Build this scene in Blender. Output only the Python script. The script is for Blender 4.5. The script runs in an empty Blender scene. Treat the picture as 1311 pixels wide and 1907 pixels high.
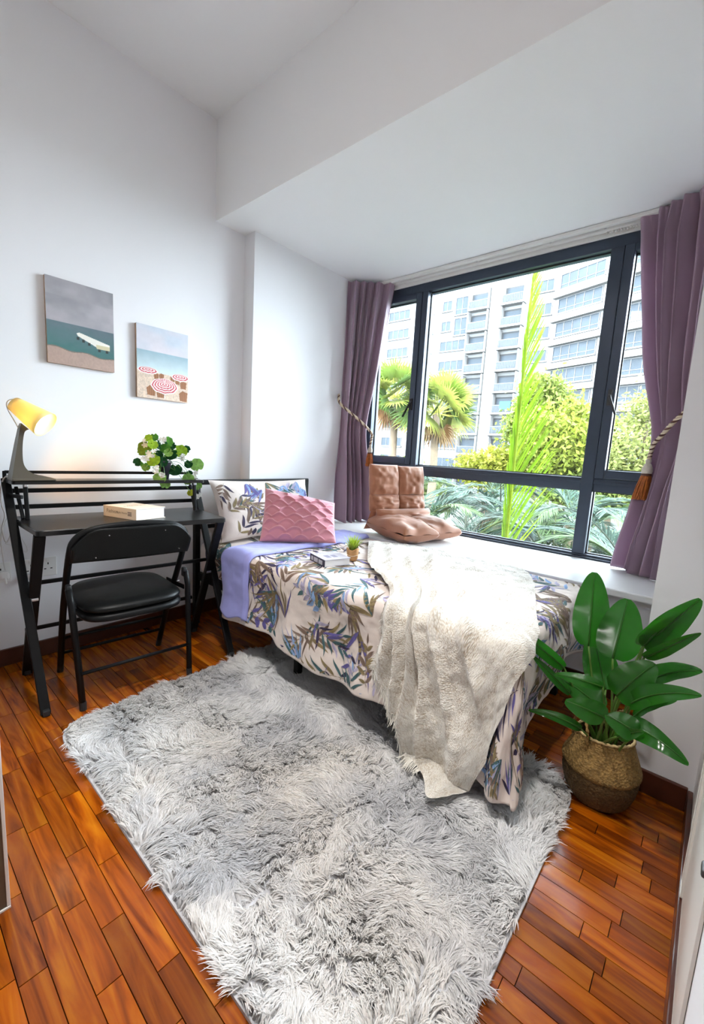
import bpy, bmesh, math, random
import numpy as np
from mathutils import Vector, Matrix
random.seed(7); RNG = np.random.default_rng(11)
SC = bpy.context.scene; COL = SC.collection
PI = math.pi
# ------------------------------------------------------------------ camera
IW, IH, FPX = 1311.0, 1907.0, 789.05
CAM = np.array([0.0, 0.0, 1.12])
_y, _p, _r = [math.radians(a) for a in (40.372, -8.05, 3.268)]
_fw = np.array([math.cos(_p)*math.cos(_y), math.cos(_p)*math.sin(_y), math.sin(_p)])
_rt = np.cross(_fw, [0, 0, 1]); _rt /= np.linalg.norm(_rt); _up = np.cross(_rt, _fw)
_R = _rt*math.cos(_r)+_up*math.sin(_r); _U = -_rt*math.sin(_r)+_up*math.cos(_r)
cd = bpy.data.cameras.new('camera'); cd.sensor_fit = 'VERTICAL'; cd.sensor_height = 36
cd.lens = 36*FPX/IH; cd.clip_start = 0.01; cd.clip_end = 400
cam = bpy.data.objects.new('camera', cd); COL.objects.link(cam)
cam.matrix_world = Matrix([[_R[0], _U[0], -_fw[0], 0], [_R[1], _U[1], -_fw[1], 0], [_R[2], _U[2], -_fw[2], CAM[2]], [0, 0, 0, 1]])
SC.camera = cam
def at(px, py, ax, val):
    """world point where the sight line through a photo pixel meets the plane axis=val"""
    d = _fw+_R*(px-IW/2)/FPX-_U*(py-IH/2)/FPX
    return CAM+d*((val-CAM[ax])/d[ax])
def proj(P):
    d = np.asarray(P, float)-CAM; z = d@_fw
    return np.stack([IW/2+FPX*(d@_R)/z, IH/2-FPX*(d@_U)/z], -1)
# ------------------------------------------------------------------ light
SC.view_settings.view_transform = 'Standard'; SC.view_settings.look = 'None'
SC.view_settings.gamma = 1.0; SC.view_settings.exposure = 1.42; SC.view_settings.use_curve_mapping = False
SC.cycles.diffuse_bounces = 4; SC.cycles.max_bounces = 8; SC.cycles.adaptive_threshold = .06   # a white room lives on interreflection
w = bpy.data.worlds.new('world'); SC.world = w; w.use_nodes = True
bg = w.node_tree.nodes['Background']; bg.inputs[0].default_value = (0.84, 0.91, 1.0, 1); bg.inputs[1].default_value = 14.0
sd = bpy.data.lights.new('sun', 'SUN'); sd.energy = 2.5; sd.angle = math.radians(1.0); sd.color = (1, 0.95, 0.86)
sun = bpy.data.objects.new('sun', sd); COL.objects.link(sun)
sun.rotation_euler = Vector((0.62, 0.30, -0.95)).to_track_quat('-Z', 'Y').to_euler()
pd = bpy.data.lights.new('window_portal', 'AREA'); pd.shape = 'RECTANGLE'; pd.size = 2.2; pd.size_y = 1.85
pd.cycles.is_portal = True
portal = bpy.data.objects.new('window_portal', pd); COL.objects.link(portal)
portal.location = (3.03, 1.25, 1.48)
portal.rotation_euler = Matrix(((0, 0, 1), (1, 0, 0), (0, 1, 0))).to_euler()   # local -Z faces into the room (-X)
# ------------------------------------------------------------------ materials
MATS = {}
def mat(name, col=(.8, .8, .8), rough=.6, metal=0.0, spec=.5, coat=0.0, sheen=0.0, noise=None, bump=None, attr=None,
        emis=None, trans=0.0, alpha=1.0, sss=0.0):
    """principled material; noise=(scale, amount[, detail]) varies the colour, bump=(scale, strength, kind)"""
    m = bpy.data.materials.new(name); m.use_nodes = True; nt = m.node_tree; N, L = nt.nodes, nt.links
    b = N['Principled BSDF']
    b.inputs['Base Color'].default_value = (*col, 1); b.inputs['Roughness'].default_value = rough
    b.inputs['Metallic'].default_value = metal; b.inputs['Specular IOR Level'].default_value = spec
    b.inputs['Coat Weight'].default_value = coat; b.inputs['Coat Roughness'].default_value = .12
    b.inputs['Sheen Weight'].default_value = sheen
    if alpha < 1: b.inputs['Alpha'].default_value = alpha
    tc = N.new('ShaderNodeTexCoord'); src = None
    if attr:
        a = N.new('ShaderNodeAttribute'); a.attribute_name = attr; src = a.outputs['Color']
    if noise:
        n = N.new('ShaderNodeTexNoise'); n.inputs['Scale'].default_value = noise[0]; n.inputs['Detail'].default_value = noise[2] if len(noise) > 2 else 4
        L.new(tc.outputs['Object'], n.inputs['Vector'])
        mr = N.new('ShaderNodeMapRange'); mr.inputs[1].default_value = .25; mr.inputs[2].default_value = .75
        mr.inputs[3].default_value = 1-noise[1]; mr.inputs[4].default_value = 1+noise[1]; L.new(n.outputs[0], mr.inputs[0])
        mx = N.new('ShaderNodeVectorMath'); mx.operation = 'SCALE'; L.new(mr.outputs[0], mx.inputs['Scale'])
        if src: L.new(src, mx.inputs[0])
        else: mx.inputs[0].default_value = col
        src = mx.outputs[0]
    if src: L.new(src, b.inputs['Base Color'])
    if bump:
        kind = bump[2] if len(bump) > 2 else 'noise'
        if kind == 'noise':
            t = N.new('ShaderNodeTexNoise'); t.inputs['Scale'].default_value = bump[0]; t.inputs['Detail'].default_value = 3; o = t.outputs[0]
        elif kind == 'voronoi':
            t = N.new('ShaderNodeTexVoronoi'); t.inputs['Scale'].default_value = bump[0]; o = t.outputs[0]
        else:
            t = N.new('ShaderNodeTexWave'); t.inputs['Scale'].default_value = bump[0]; t.inputs['Distortion'].default_value = 1.5; t.bands_direction = kind; o = t.outputs['Fac']
        L.new(tc.outputs['Object'], t.inputs['Vector'])
        bp = N.new('ShaderNodeBump'); bp.inputs['Strength'].default_value = bump[1]; bp.inputs['Distance'].default_value = .004
        L.new(o, bp.inputs['Height']); L.new(bp.outputs[0], b.inputs['Normal'])
    if emis:
        b.inputs['Emission Color'].default_value = (*emis[0], 1); b.inputs['Emission Strength'].default_value = emis[1]
    if trans:
        t = N.new('ShaderNodeBsdfTranslucent')
        if src: L.new(src, t.inputs[0])
        else: t.inputs[0].default_value = (*col, 1)
        ms = N.new('ShaderNodeMixShader'); ms.inputs[0].default_value = trans
        L.new(b.outputs[0], ms.inputs[1]); L.new(t.outputs[0], ms.inputs[2])
        L.new(ms.outputs[0], N['Material Output'].inputs[0])
    MATS[name] = m
    return m
def srgb(r, g, b):
    return tuple((c/255/12.92 if c/255 <= .04045 else ((c/255+.055)/1.055)**2.4) for c in (r, g, b))
mat('wall', (.85, .845, .87), .85, spec=.12, noise=(1.2, .012), bump=(180, .04))
mat('ceiling', (.92, .92, .93), .8, bump=(150, .03))
mat('baseboard', srgb(70, 30, 16), .35, coat=.3, noise=(9, .25))
mat('sill', (.86, .86, .87), .35, noise=(3, .015))
mat('frame', srgb(58, 68, 84), .35, metal=.25, noise=(30, .04))
mat('rubber', (.015, .016, .018), .6)
mat('white_plastic', (.82, .81, .80), .35, noise=(12, .015))
mat('rail_white', (.78, .77, .74), .4)
mat('steel', (.6, .6, .62), .3, metal=1)
mat('black_metal', (.0035, .0035, .004), .45, spec=.2, noise=(40, .2))
mat('black_vinyl', (.003, .0035, .0035), .40, spec=.22, bump=(260, .18))
mat('desk_top', (.007, .0065, .0065), .28, spec=.4, noise=(14, .15), bump=(120, .06))
mat('curtain', srgb(180, 152, 172), .40, sheen=.5, trans=.25, noise=(3, .10), bump=(40, .05))
mat('rope_cream', srgb(214, 196, 170), .6); mat('rope_brown', srgb(92, 56, 46), .6); mat('tassel', srgb(176, 98, 40), .6, noise=(60, .3))
mat('tassel_head', srgb(205, 196, 182), .55, noise=(60, .1))
mat('cotton_print', (.66, .57, .52), .85, sheen=.15, noise=(7, .05), bump=(90, .10))
mat('lining', srgb(150, 152, 214), .75, sheen=.2, noise=(6, .05), bump=(80, .10))
mat('print_leaf', (.3, .3, .3), .85, attr='Col', noise=(45, .18))
mat('pink_fleece', srgb(206, 138, 152), .9, sheen=.6, bump=(420, .4), noise=(8, .06))
mat('tan_cloth', srgb(164, 106, 74), .55, sheen=.3, bump=(55, .14), noise=(6, .06))
mat('fur', (.5, .5, .5), .85, attr='Col', sheen=.3, trans=.45)
mat('rug_base', srgb(190, 190, 194), .9, noise=(60, .15))
mat('paper', (.80, .79, .80), .7, bump=(300, .2, 'Z')); mat('cover_cream', srgb(232, 218, 200), .5); mat('cover_grey', srgb(176, 174, 186), .5)
mat('ink_dark', (.03, .025, .03), .6); mat('ink_soft', srgb(120, 104, 84), .6); mat('ink_grey', srgb(128, 126, 146), .6)
mat('spine_navy', srgb(44, 40, 62), .5); mat('kraft', srgb(186, 140, 92), .8, noise=(25, .12), bump=(40, .3))
mat('grass_green', (.2, .4, .05), .5, attr='Col', trans=.25)
mat('seagrass', srgb(142, 112, 62), .8, noise=(120, .45), bump=(140, .9, 'voronoi'))
mat('seagrass_dark', srgb(92, 70, 38), .85, noise=(120, .4), bump=(140, .9, 'voronoi'))
mat('basket_rim', srgb(196, 170, 120), .8, noise=(90, .3))
mat('soil', (.012, .01, .008), .95)
mat('stem_green', srgb(86, 122, 46), .45, noise=(30, .15))
mat('pot_black', (.02, .018, .025), .45)
mat('petal', (.85, .83, .78), .6, trans=.2)
mat('lamp_taupe', srgb(92, 84, 72), .42); mat('lamp_taupe_light', srgb(150, 130, 120), .4)
mat('lamp_shade', srgb(254, 240, 176), .5, trans=.30); mat('lamp_inside', (.95, .93, .88), .6, trans=.2)
mat('bulb', (1, .9, .7), .4, emis=((1, .86, .60), 6))
mat('cord_white', (.74, .72, .70), .5)
mat('canvas_edge', srgb(170, 140, 116), .7, noise=(30, .2))
mat('wardrobe_panel', srgb(98, 84, 68), .5, noise=(20, .08)); mat('edge_white', (.75, .74, .70), .4)
mat('print_flat', (.5, .5, .5), .65, attr='Col', noise=(22, .06))
mat('facade', (.112, .111, .110), .8, noise=(.4, .03)); mat('facade_warm', (.103, .099, .097), .8, noise=(.4, .03))
mat('far_glass', (.021, .027, .034), .35, spec=.12, noise=(.6, .2)); mat('far_frame', (.042, .042, .044), .5); mat('railing', (.025, .03, .036), .4, spec=.15, alpha=.7)
mat('balcony_dark', (.012, .012, .013), .8); mat('towel_teal', (.005, .07, .068), .8)
mat('frond_lime', srgb(150, 200, 40), .55, spec=.12, attr='Col', trans=.4)
mat('frond_teal', (.1, .2, .1), .6, spec=.10, attr='Col', trans=.2)
mat('leaf_tree', (.2, .3, .05), .6, spec=.15, attr='Col', trans=.35)
mat('bark', srgb(70, 58, 42), .9, noise=(8, .3), bump=(20, .5))
mat('ground', (.02, .024, .018), .95, noise=(.5, .3)); mat('outer_wall', (.55, .55, .54), .8)
mat('fill_diffuser', (.9, .9, .9), .5, emis=((1.0, .96, .92), 5))  # glow of the added out-of-view fill lamps
def wood():
    m = mat('plank_wood', (.4, .15, .04), .24, coat=.12, spec=.4); N, L = m.node_tree.nodes, m.node_tree.links; b = N['Principled BSDF']
    tc = N.new('ShaderNodeTexCoord'); oi = N.new('ShaderNodeObjectInfo')
    off = N.new('ShaderNodeVectorMath'); off.operation = 'SCALE'; off.inputs[0].default_value = (13, 7, 5); L.new(oi.outputs['Random'], off.inputs['Scale'])
    ad = N.new('ShaderNodeVectorMath'); L.new(tc.outputs['Object'], ad.inputs[0]); L.new(off.outputs[0], ad.inputs[1])
    st = N.new('ShaderNodeVectorMath'); st.operation = 'MULTIPLY'; st.inputs[1].default_value = (26, 2.6, 8); L.new(ad.outputs[0], st.inputs[0])
    n = N.new('ShaderNodeTexNoise'); n.inputs['Scale'].default_value = 1.0; n.inputs['Detail'].default_value = 6; n.inputs['Distortion'].default_value = 1.4; L.new(st.outputs[0], n.inputs[0])
    rp = N.new('ShaderNodeValToRGB'); e = rp.color_ramp.elements
    e[0].position = .28; e[0].color = (*srgb(90, 34, 2), 1); e[1].position = .74; e[1].color = (*srgb(172, 100, 12), 1)
    x = e.new(.5); x.color = (*srgb(144, 68, 4), 1); L.new(n.outputs[0], rp.inputs[0])
    mr = N.new('ShaderNodeMapRange'); mr.inputs[3].default_value = .62; mr.inputs[4].default_value = 1.3; L.new(oi.outputs['Random'], mr.inputs[0])
    sc = N.new('ShaderNodeVectorMath'); sc.operation = 'SCALE'; L.new(rp.outputs[0], sc.inputs[0]); L.new(mr.outputs[0], sc.inputs['Scale'])
    L.new(sc.outputs[0], b.inputs['Base Color'])
    bp = N.new('ShaderNodeBump'); bp.inputs['Strength'].default_value = .05; bp.inputs['Distance'].default_value = .003; L.new(n.outputs[0], bp.inputs['Height']); L.new(bp.outputs[0], b.inputs['Normal'])
wood()
def knit():
    m = mat('knit', (.84, .80, .72), .95, sheen=.5); N, L = m.node_tree.nodes, m.node_tree.links; b = N['Principled BSDF']
    uv = N.new('ShaderNodeUVMap'); uv.uv_map = 'UVMap'
    mp = N.new('ShaderNodeVectorMath'); mp.operation = 'MULTIPLY'; mp.inputs[1].default_value = (150, 270, 1); L.new(uv.outputs[0], mp.inputs[0])
    v = N.new('ShaderNodeTexVoronoi'); v.inputs['Scale'].default_value = 1; v.inputs['Randomness'].default_value = .75; L.new(mp.outputs[0], v.inputs['Vector'])
    n2 = N.new('ShaderNodeTexNoise'); n2.inputs['Scale'].default_value = .06; n2.inputs['Detail'].default_value = 3; L.new(mp.outputs[0], n2.inputs['Vector'])
    # loose weave: small gaps between loops where the cloth is stretched
    mu = N.new('ShaderNodeMath'); mu.operation = 'MULTIPLY'; L.new(v.outputs[0], mu.inputs[0]); L.new(n2.outputs[0], mu.inputs[1])
    gt = N.new('ShaderNodeMapRange'); gt.inputs[1].default_value = .42; gt.inputs[2].default_value = .50; gt.inputs[3].default_value = 1; gt.inputs[4].default_value = .35
    L.new(mu.outputs[0], gt.inputs[0])
    rp = N.new('ShaderNodeValToRGB'); e = rp.color_ramp.elements; e[0].position = .18; e[0].color = (.78, .75, .69, 1); e[1].position = .50; e[1].color = (.44, .36, .27, 1)
    L.new(mu.outputs[0], rp.inputs[0]); L.new(rp.outputs[0], b.inputs['Base Color'])
    bp = N.new('ShaderNodeBump'); bp.invert = True; bp.inputs['Strength'].default_value = .7; bp.inputs['Distance'].default_value = .004; L.new(v.outputs[0], bp.inputs['Height']); L.new(bp.outputs[0], b.inputs['Normal'])
    mat('fringe', (.80, .77, .70), .95)
knit()
def fur_normal():
    # fibres are shaded as round hairs standing on the rug: their normals lean upward
    m = MATS['fur']; N, L = m.node_tree.nodes, m.node_tree.links; g = N.new('ShaderNodeNewGeometry')
    s = N.new('ShaderNodeVectorMath'); s.operation = 'SCALE'; s.inputs['Scale'].default_value = .40; L.new(g.outputs['Normal'], s.inputs[0])
    a = N.new('ShaderNodeVectorMath'); a.inputs[1].default_value = (0, 0, 1); L.new(s.outputs[0], a.inputs[0]); n = N.new('ShaderNodeVectorMath'); n.operation = 'NORMALIZE'; L.new(a.outputs[0], n.inputs[0])
    L.new(n.outputs[0], N['Principled BSDF'].inputs['Normal'])
fur_normal()
mat('leaf_rib', srgb(48, 96, 26), .4)
def banana_leaf():
    m = mat('banana_leaf', srgb(38, 112, 22), .22, coat=.5, trans=.32, noise=(5, .25)); N, L = m.node_tree.nodes, m.node_tree.links; b = N['Principled BSDF']
    uv = N.new('ShaderNodeUVMap'); uv.uv_map = 'UVMap'
    wv = N.new('ShaderNodeTexWave'); wv.inputs['Scale'].default_value = 9; wv.inputs['Distortion'].default_value = .6; L.new(uv.outputs[0], wv.inputs['Vector']); wv.bands_direction = 'X'
    bp = N.new('ShaderNodeBump'); bp.inputs['Strength'].default_value = .5; bp.inputs['Distance'].default_value = .003; L.new(wv.outputs['Fac'], bp.inputs['Height']); L.new(bp.outputs[0], b.inputs['Normal'])
banana_leaf()
def glass():
    m = bpy.data.materials.new('glass'); m.use_nodes = True; nt = m.node_tree; N, L = nt.nodes, nt.links; N.remove(N['Principled BSDF'])
    t = N.new('ShaderNodeBsdfTransparent'); t.inputs[0].default_value = (.93, .97, .97, 1)
    g = N.new('ShaderNodeBsdfGlossy'); g.inputs['Roughness'].default_value = .02
    f = N.new('ShaderNodeFresnel'); f.inputs[0].default_value = 1.35
    x = N.new('ShaderNodeMixShader'); L.new(f.outputs[0], x.inputs[0]); L.new(t.outputs[0], x.inputs[1]); L.new(g.outputs[0], x.inputs[2])
    L.new(x.outputs[0], N['Material Output'].inputs[0]); MATS['glass'] = m
glass()
# ------------------------------------------------------------------ mesh helpers
ORG = {}
def mesh_from(name, V, F, smooth=False, cols=None, uvs=None, mats=()):
    V = np.asarray(V, float); me = bpy.data.meshes.new(name)
    if isinstance(F, np.ndarray):
        n, k = F.shape
        me.vertices.add(len(V)); me.vertices.foreach_set('co', V.astype(np.float32).ravel())
        me.loops.add(n*k); me.loops.foreach_set('vertex_index', F.astype(np.int32).ravel())
        me.polygons.add(n); me.polygons.foreach_set('loop_start', np.arange(0, n*k, k, dtype=np.int32)); me.polygons.foreach_set('loop_total', np.full(n, k, np.int32))
        me.update(calc_edges=True)
    else:
        me.from_pydata(V.tolist(), [], F); me.update()
    if cols is not None:
        c = np.ones((len(V), 4), np.float32); c[:, :3] = cols
        a = me.color_attributes.new('Col', 'FLOAT_COLOR', 'POINT'); a.data.foreach_set('color', c.ravel())
    if uvs is not None:
        ul = me.uv_layers.new(name='UVMap'); li = np.empty(len(me.loops), np.int32); me.loops.foreach_get('vertex_index', li)
        ul.data.foreach_set('uv', np.asarray(uvs, np.float32)[li].ravel())
    if smooth: me.polygons.foreach_set('use_smooth', np.ones(len(me.polygons), bool))
    for m in mats: me.materials.append(MATS[m])
    return me
def root(name, loc, label=None, cat=None, group=None, kind=None):
    o = bpy.data.objects.new(name, None); COL.objects.link(o); o.location = loc; o.empty_display_size = .05
    ORG[o.name] = np.array(loc, float); props(o, label, cat, group, kind); return o
def props(o, label=None, cat=None, group=None, kind=None):
    if label: o['label'] = label
    if cat: o['category'] = cat
    if group: o['group'] = group
    if kind: o['kind'] = kind
    return o
def put(name, V, F, m, parent=None, smooth=False, cols=None, uvs=None, label=None, cat=None, group=None, kind=None):
    """one mesh object in world coordinates; under a parent it is stored relative to that thing's base"""
    V = np.asarray(V, float)
    if parent is not None: og = ORG[parent.name]
    else: og = np.array([(V[:, 0].min()+V[:, 0].max())/2, (V[:, 1].min()+V[:, 1].max())/2, V[:, 2].min()])
    me = mesh_from(name, V-og, F, smooth, cols, uvs, (m,) if isinstance(m, str) else m)
    o = bpy.data.objects.new(name, me); COL.objects.link(o)
    if parent is not None: o.parent = parent
    else: o.location = og
    ORG[o.name] = og
    return props(o, label, cat, group, kind)
def copy_part(o, parent, loc=None, rot=None):
    c = o.copy(); COL.objects.link(c); c.parent = parent
    if loc is not None: c.location = loc
    if rot is not None: c.rotation_euler = rot
    return c
class MB:
    def __init__(s): s.V = []; s.F = []; s.n = 0
    def add(s, V, F):
        s.V.append(np.asarray(V, float)); s.F += [[int(i)+s.n for i in f] for f in F]; s.n += len(V); return s
    def arr(s): return np.concatenate(s.V), s.F
def box(x0, x1, y0, y1, z0, z1):
    V = [(x, y, z) for z in (z0, z1) for y in (y0, y1) for x in (x0, x1)]
    return np.array(V, float), [[0, 2, 3, 1], [4, 5, 7, 6], [0, 1, 5, 4], [2, 6, 7, 3], [0, 4, 6, 2], [1, 3, 7, 5]]
def rbox(x0, x1, y0, y1, z0, z1, r=.004, seg=2):
    bm = bmesh.new(); V, F = box(x0, x1, y0, y1, z0, z1); vs = [bm.verts.new(v) for v in V]
    for f in F: bm.faces.new([vs[i] for i in f])
    bmesh.ops.bevel(bm, geom=bm.edges[:], offset=r, segments=seg, profile=.5, affect='EDGES')
    bm.verts.index_update(); out = np.array([v.co[:] for v in bm.verts]), [[v.index for v in f.verts] for f in bm.faces]; bm.free(); return out
def obox(c, ax, ay, az, r=0, seg=2):
    """box centred at c with half-extent vectors ax, ay, az (rounded edges if r)"""
    ax, ay, az = [np.array(a, float) for a in (ax, ay, az)]; la, lb, lc = [np.linalg.norm(a) for a in (ax, ay, az)]
    V, F = rbox(-la, la, -lb, lb, -lc, lc, r, seg) if r else box(-la, la, -lb, lb, -lc, lc)
    return np.array(c)+V[:, :1]*ax/la+V[:, 1:2]*ay/lb+V[:, 2:]*az/lc, F
def bar(p, q, wx, wz, up=(0, 0, 1), r=.002):
    """rectangular bar from p to q, section wx by wz"""
    p, q = np.array(p, float), np.array(q, float); d = q-p; L = np.linalg.norm(d); d /= L
    s = np.cross(d, up); s = s/np.linalg.norm(s) if np.linalg.norm(s) > 1e-6 else np.array([1., 0, 0]); u = np.cross(s, d)
    return obox((p+q)/2, s*wx/2, d*L/2, u*wz/2, r)
def frames(P):
    T = np.gradient(P, axis=0); T /= np.linalg.norm(T, axis=1)[:, None]+1e-12
    n = np.cross(T[0], (0, 0, 1)); n = n if np.linalg.norm(n) > 1e-3 else np.cross(T[0], (1, 0, 0)); n /= np.linalg.norm(n); Ns = [n]
    for i in range(1, len(P)):
        n = n-T[i]*(n@T[i]); n /= np.linalg.norm(n)+1e-12; Ns.append(n)
    Ns = np.array(Ns); return T, Ns, np.cross(T, Ns)
def tube(P, r, seg=8, cap=True):
    P = np.asarray(P, float); n = len(P); r = np.broadcast_to(np.asarray(r, float), (n,)); T, A, B = frames(P)
    th = np.arange(seg)*2*PI/seg
    V = (P[:, None]+r[:, None, None]*(np.cos(th)[None, :, None]*A[:, None]+np.sin(th)[None, :, None]*B[:, None])).reshape(-1, 3)
    F = [[i*seg+j, i*seg+(j+1) % seg, (i+1)*seg+(j+1) % seg, (i+1)*seg+j] for i in range(n-1) for j in range(seg)]
    if cap: F += [list(range(seg))[::-1], [(n-1)*seg+j for j in range(seg)]]
    return V, F
def spline(pts, n=24):
    """Catmull-Rom through points"""
    p = np.asarray(pts, float); p = np.concatenate([[2*p[0]-p[1]], p, [2*p[-1]-p[-2]]]); k = len(p)-3; out = []
    for t in np.linspace(0, k-1e-9, n):
        i = int(t); f = t-i; a, b, c, d = p[i:i+4]
        out.append(.5*((2*b)+(-a+c)*f+(2*a-5*b+4*c-d)*f*f+(-a+3*b-3*c+d)*f**3))
    return np.array(out)
def lathe(prof, seg=24, c=(0, 0, 0), wob=None):
    prof = np.asarray(prof, float); n = len(prof); th = np.arange(seg)*2*PI/seg
    R = np.repeat(prof[:, :1], seg, 1); Z = np.repeat(prof[:, 1:2], seg, 1)
    if wob: R, Z = wob(R, Z, np.repeat(th[None], n, 0))
    V = np.stack([c[0]+R*np.cos(th), c[1]+R*np.sin(th), c[2]+Z], -1).reshape(-1, 3)
    F = [[i*seg+j, i*seg+(j+1) % seg, (i+1)*seg+(j+1) % seg, (i+1)*seg+j] for i in range(n-1) for j in range(seg)]
    return V, F
def grid_faces(nu, nv):
    i = np.arange(nu-1)[:, None]; j = np.arange(nv-1)[None]; a = (i*nv+j).ravel()
    return np.stack([a, a+nv, a+nv+1, a+1], -1)
def vn(x, y, s, seed=0):
    """smooth value noise in [-1,1], cell size s"""
    g = np.random.default_rng(seed).uniform(-1, 1, (97, 97)); x = np.asarray(x, float)/s+31.7; y = np.asarray(y, float)/s+17.3
    xi = np.floor(x).astype(int); yi = np.floor(y).astype(int); fx = x-xi; fy = y-yi
    fx = fx*fx*fx*(fx*(fx*6-15)+10); fy = fy*fy*fy*(fy*(fy*6-15)+10)
    q = lambda a, b: g[a % 97, b % 97]
    return (q(xi, yi)*(1-fx)+q(xi+1, yi)*fx)*(1-fy)+(q(xi, yi+1)*(1-fx)+q(xi+1, yi+1)*fx)*fy
def unit(v): v = np.asarray(v, float); return v/(np.linalg.norm(v)+1e-12)
def modf(o, kind, **k):
    m = o.modifiers.new(kind.lower(), kind)
    for a, b in k.items(): setattr(m, a, b)
    return m
# ================================================================== the room
XB, YA, ZC, ZB, XP, YP, XW, YR, YM, BB, ZS = 1.515, 2.498, 2.998, 2.451, 1.725, 2.391, 2.906, .111, -.078, .083, .554
X0 = -1.7; FILL = 50  # power of the added fill spots
def struct(name, V, F, m, label, **k): return put(name, V, F, m, label=label, kind='structure', **k)
struct('wall_back', *box(X0-.1, XP+.05, YA, YA+.15, -.05, ZC+.1), 'wall', 'white painted wall behind the desk with the two beach canvases')
struct('wall_bay_left', *box(XP, 3.05, YP, YA+.15, -.05, ZB+.02), 'wall', 'white side wall of the window bay beside the bed head')
struct('wall_bay_right', *box(XP, 3.05, YM-.2, YR, -.05, ZB+.02), 'wall', 'white wall return right of the window behind the potted plant')
struct('wall_right', *box(X0-.1, XP, YM-.2, YM, -.05, ZC+.1), 'wall', 'white side wall at the right edge by the dark baseboard')
struct('wall_entrance', *box(X0-.1, X0, YM-.2, YA+.15, -.05, ZC+.1), 'wall', 'white wall behind the viewer')
struct('ceiling', *box(X0-.1, XB, YM-.2, YA+.15, ZC, ZC+.1), 'ceiling', 'white ceiling above the room')
struct('ceiling_bay', *box(XB, 3.05, YM-.2, YA+.15, ZB, ZC+.1), 'ceiling', 'dropped white ceiling over the window bay with its beam face')
struct('wall_window', *box(3.0, 3.05, YR, YP, -3.2, ZS-.02), 'outer_wall', 'outer wall below the window')
struct('trim_1', *rbox(2.27, 3.0, YR, YP, ZS-.035, ZS, .006), 'sill', 'wide white window ledge between the bed and the window')
struct('wall_ledge', *box(2.33, 2.42, YR, YP, -.02, ZS-.035), 'wall', 'low white wall under the window ledge')
# baseboards
def baseboard(name, V, F, label): struct(name, V, F, 'baseboard', label)
baseboard('baseboard_back', *rbox(X0, XP, YA-.014, YA, 0, BB, .003), 'dark wooden baseboard along the desk wall')
baseboard('baseboard_right', *rbox(X0, XP-.014, YM, YM+.014, 0, BB, .003), 'dark wooden baseboard along the right wall')
baseboard('baseboard_return', *rbox(XP-.014, XP, YM+.014, YR, 0, BB, .003), 'dark wooden baseboard behind the plant basket')
baseboard('baseboard_ledge', *rbox(2.316, 2.33, YR, YP, 0, BB, .003), 'dark wooden baseboard under the window ledge')
# floor: dark bed with single parquet strips on it
floor = struct('floor', *box(X0, 2.42, YM-.02, YA+.02, -.06, -.0105), 'rubber', 'reddish brown glossy parquet floor of short strips')
PW = .0505; lens = [.22, .25, .28, .31, .34]; pm = {}
def plank_mesh(L):
    g = .0004; V, F = box(-PW/2+g, PW/2-g, -L/2+g, L/2-g, -.010, 0)
    V[4:, 0] *= 1-.0012/PW; V[4:, 1] *= 1-.0012/L
    return V, F
for L in lens: pm[L] = mesh_from('plank', *plank_mesh(L), mats=('plank_wood',))
spots = []
x = -1.4
while x < 2.3:
    y = YM-random.uniform(0, .25)
    while y < YA:
        L = random.choice(lens); c = (x, y+L/2)
        if y+L > YM and y < YA: spots.append((c[0], c[1], L))
        y += L
    x += PW
def vis(s):
    x, y, L = s; d = np.array([x, y, 0])-CAM; z = d@_fw
    if z < .25: return -1
    u, v = proj((x, y, 0))
    if not (-60 < u < IW+60 and 900 < v < IH+90): return -1
    a = 1/z**2*abs(d[2])/np.linalg.norm(d)
    if .47 < x < 1.52 and .33 < y-L/2 and y+L/2 < 1.74: a *= .001      # under the rug
    if x > 1.6 and y > .5: a *= .01                                       # under the bed
    return a
spots.sort(key=vis, reverse=True)
for s in spots[:300]:
    o = bpy.data.objects.new('plank', pm[s[2]]); COL.objects.link(o); o.parent = floor
    o.location = np.array([s[0], s[1], 0])-ORG[floor.name]
mb = MB()
for s in spots[300:]:
    V, F = plank_mesh(s[2]); mb.add(V+np.array([s[0], s[1], 0]), F)
put('planks_beyond', *mb.arr(), 'plank_wood', floor, kind='stuff')
# ------------------------------------------------------------------ window
win = root('window_1', (2.94, 1.25, ZS), 'large dark grey aluminium window with two casements and a wide fixed pane', kind='structure')
FX0, FX1 = 2.885, 2.985
def wpart(name, y0, y1, z0, z1, x0=FX0, x1=FX1, r=.004, m='frame'): return put(name, *rbox(x0, x1, y0, y1, z0, z1, r), m, win)
wpart('frame_head', YR, YP, 2.345, 2.412); wpart('frame_foot', YR, YP, ZS, .578)
wpart('frame_foot_lip', YR, YP, ZS, .566, 2.862, FX0)
wpart('frame_jamb', YR, YR+.05, .578, 2.345); wpart('frame_jamb', YP-.05, YP, .578, 2.345)
M1a, M1b, M2a, M2b = 1.822, 1.868, .562, .630
wpart('mullion', M1a, M1b, .578, 2.345, 2.878); wpart('mullion', M2a, M2b, .578, 2.345, 2.878)
for a, b in ((YR+.05, M2a), (M2b, M1a), (M1b, YP-.05)):
    wpart('transom', a, b, .968, 1.046); wpart('transom_lip', a, b, 1.012, 1.028, FX0-.008, FX0+.01, .002)
def pane(a, b, z0, z1, xx=2.938):
    put('pane', *box(xx-.003, xx+.003, a, b, z0, z1), 'glass', win)
    mb = MB()
    for V in (box(xx-.012, xx-.003, a, a+.006, z0, z1), box(xx-.012, xx-.003, b-.006, b, z0, z1), box(xx-.012, xx-.003, a, b, z0, z0+.006), box(xx-.012, xx-.003, a, b, z1-.006, z1)): mb.add(*V)
    put('gasket', *mb.arr(), 'rubber', win)
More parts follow.
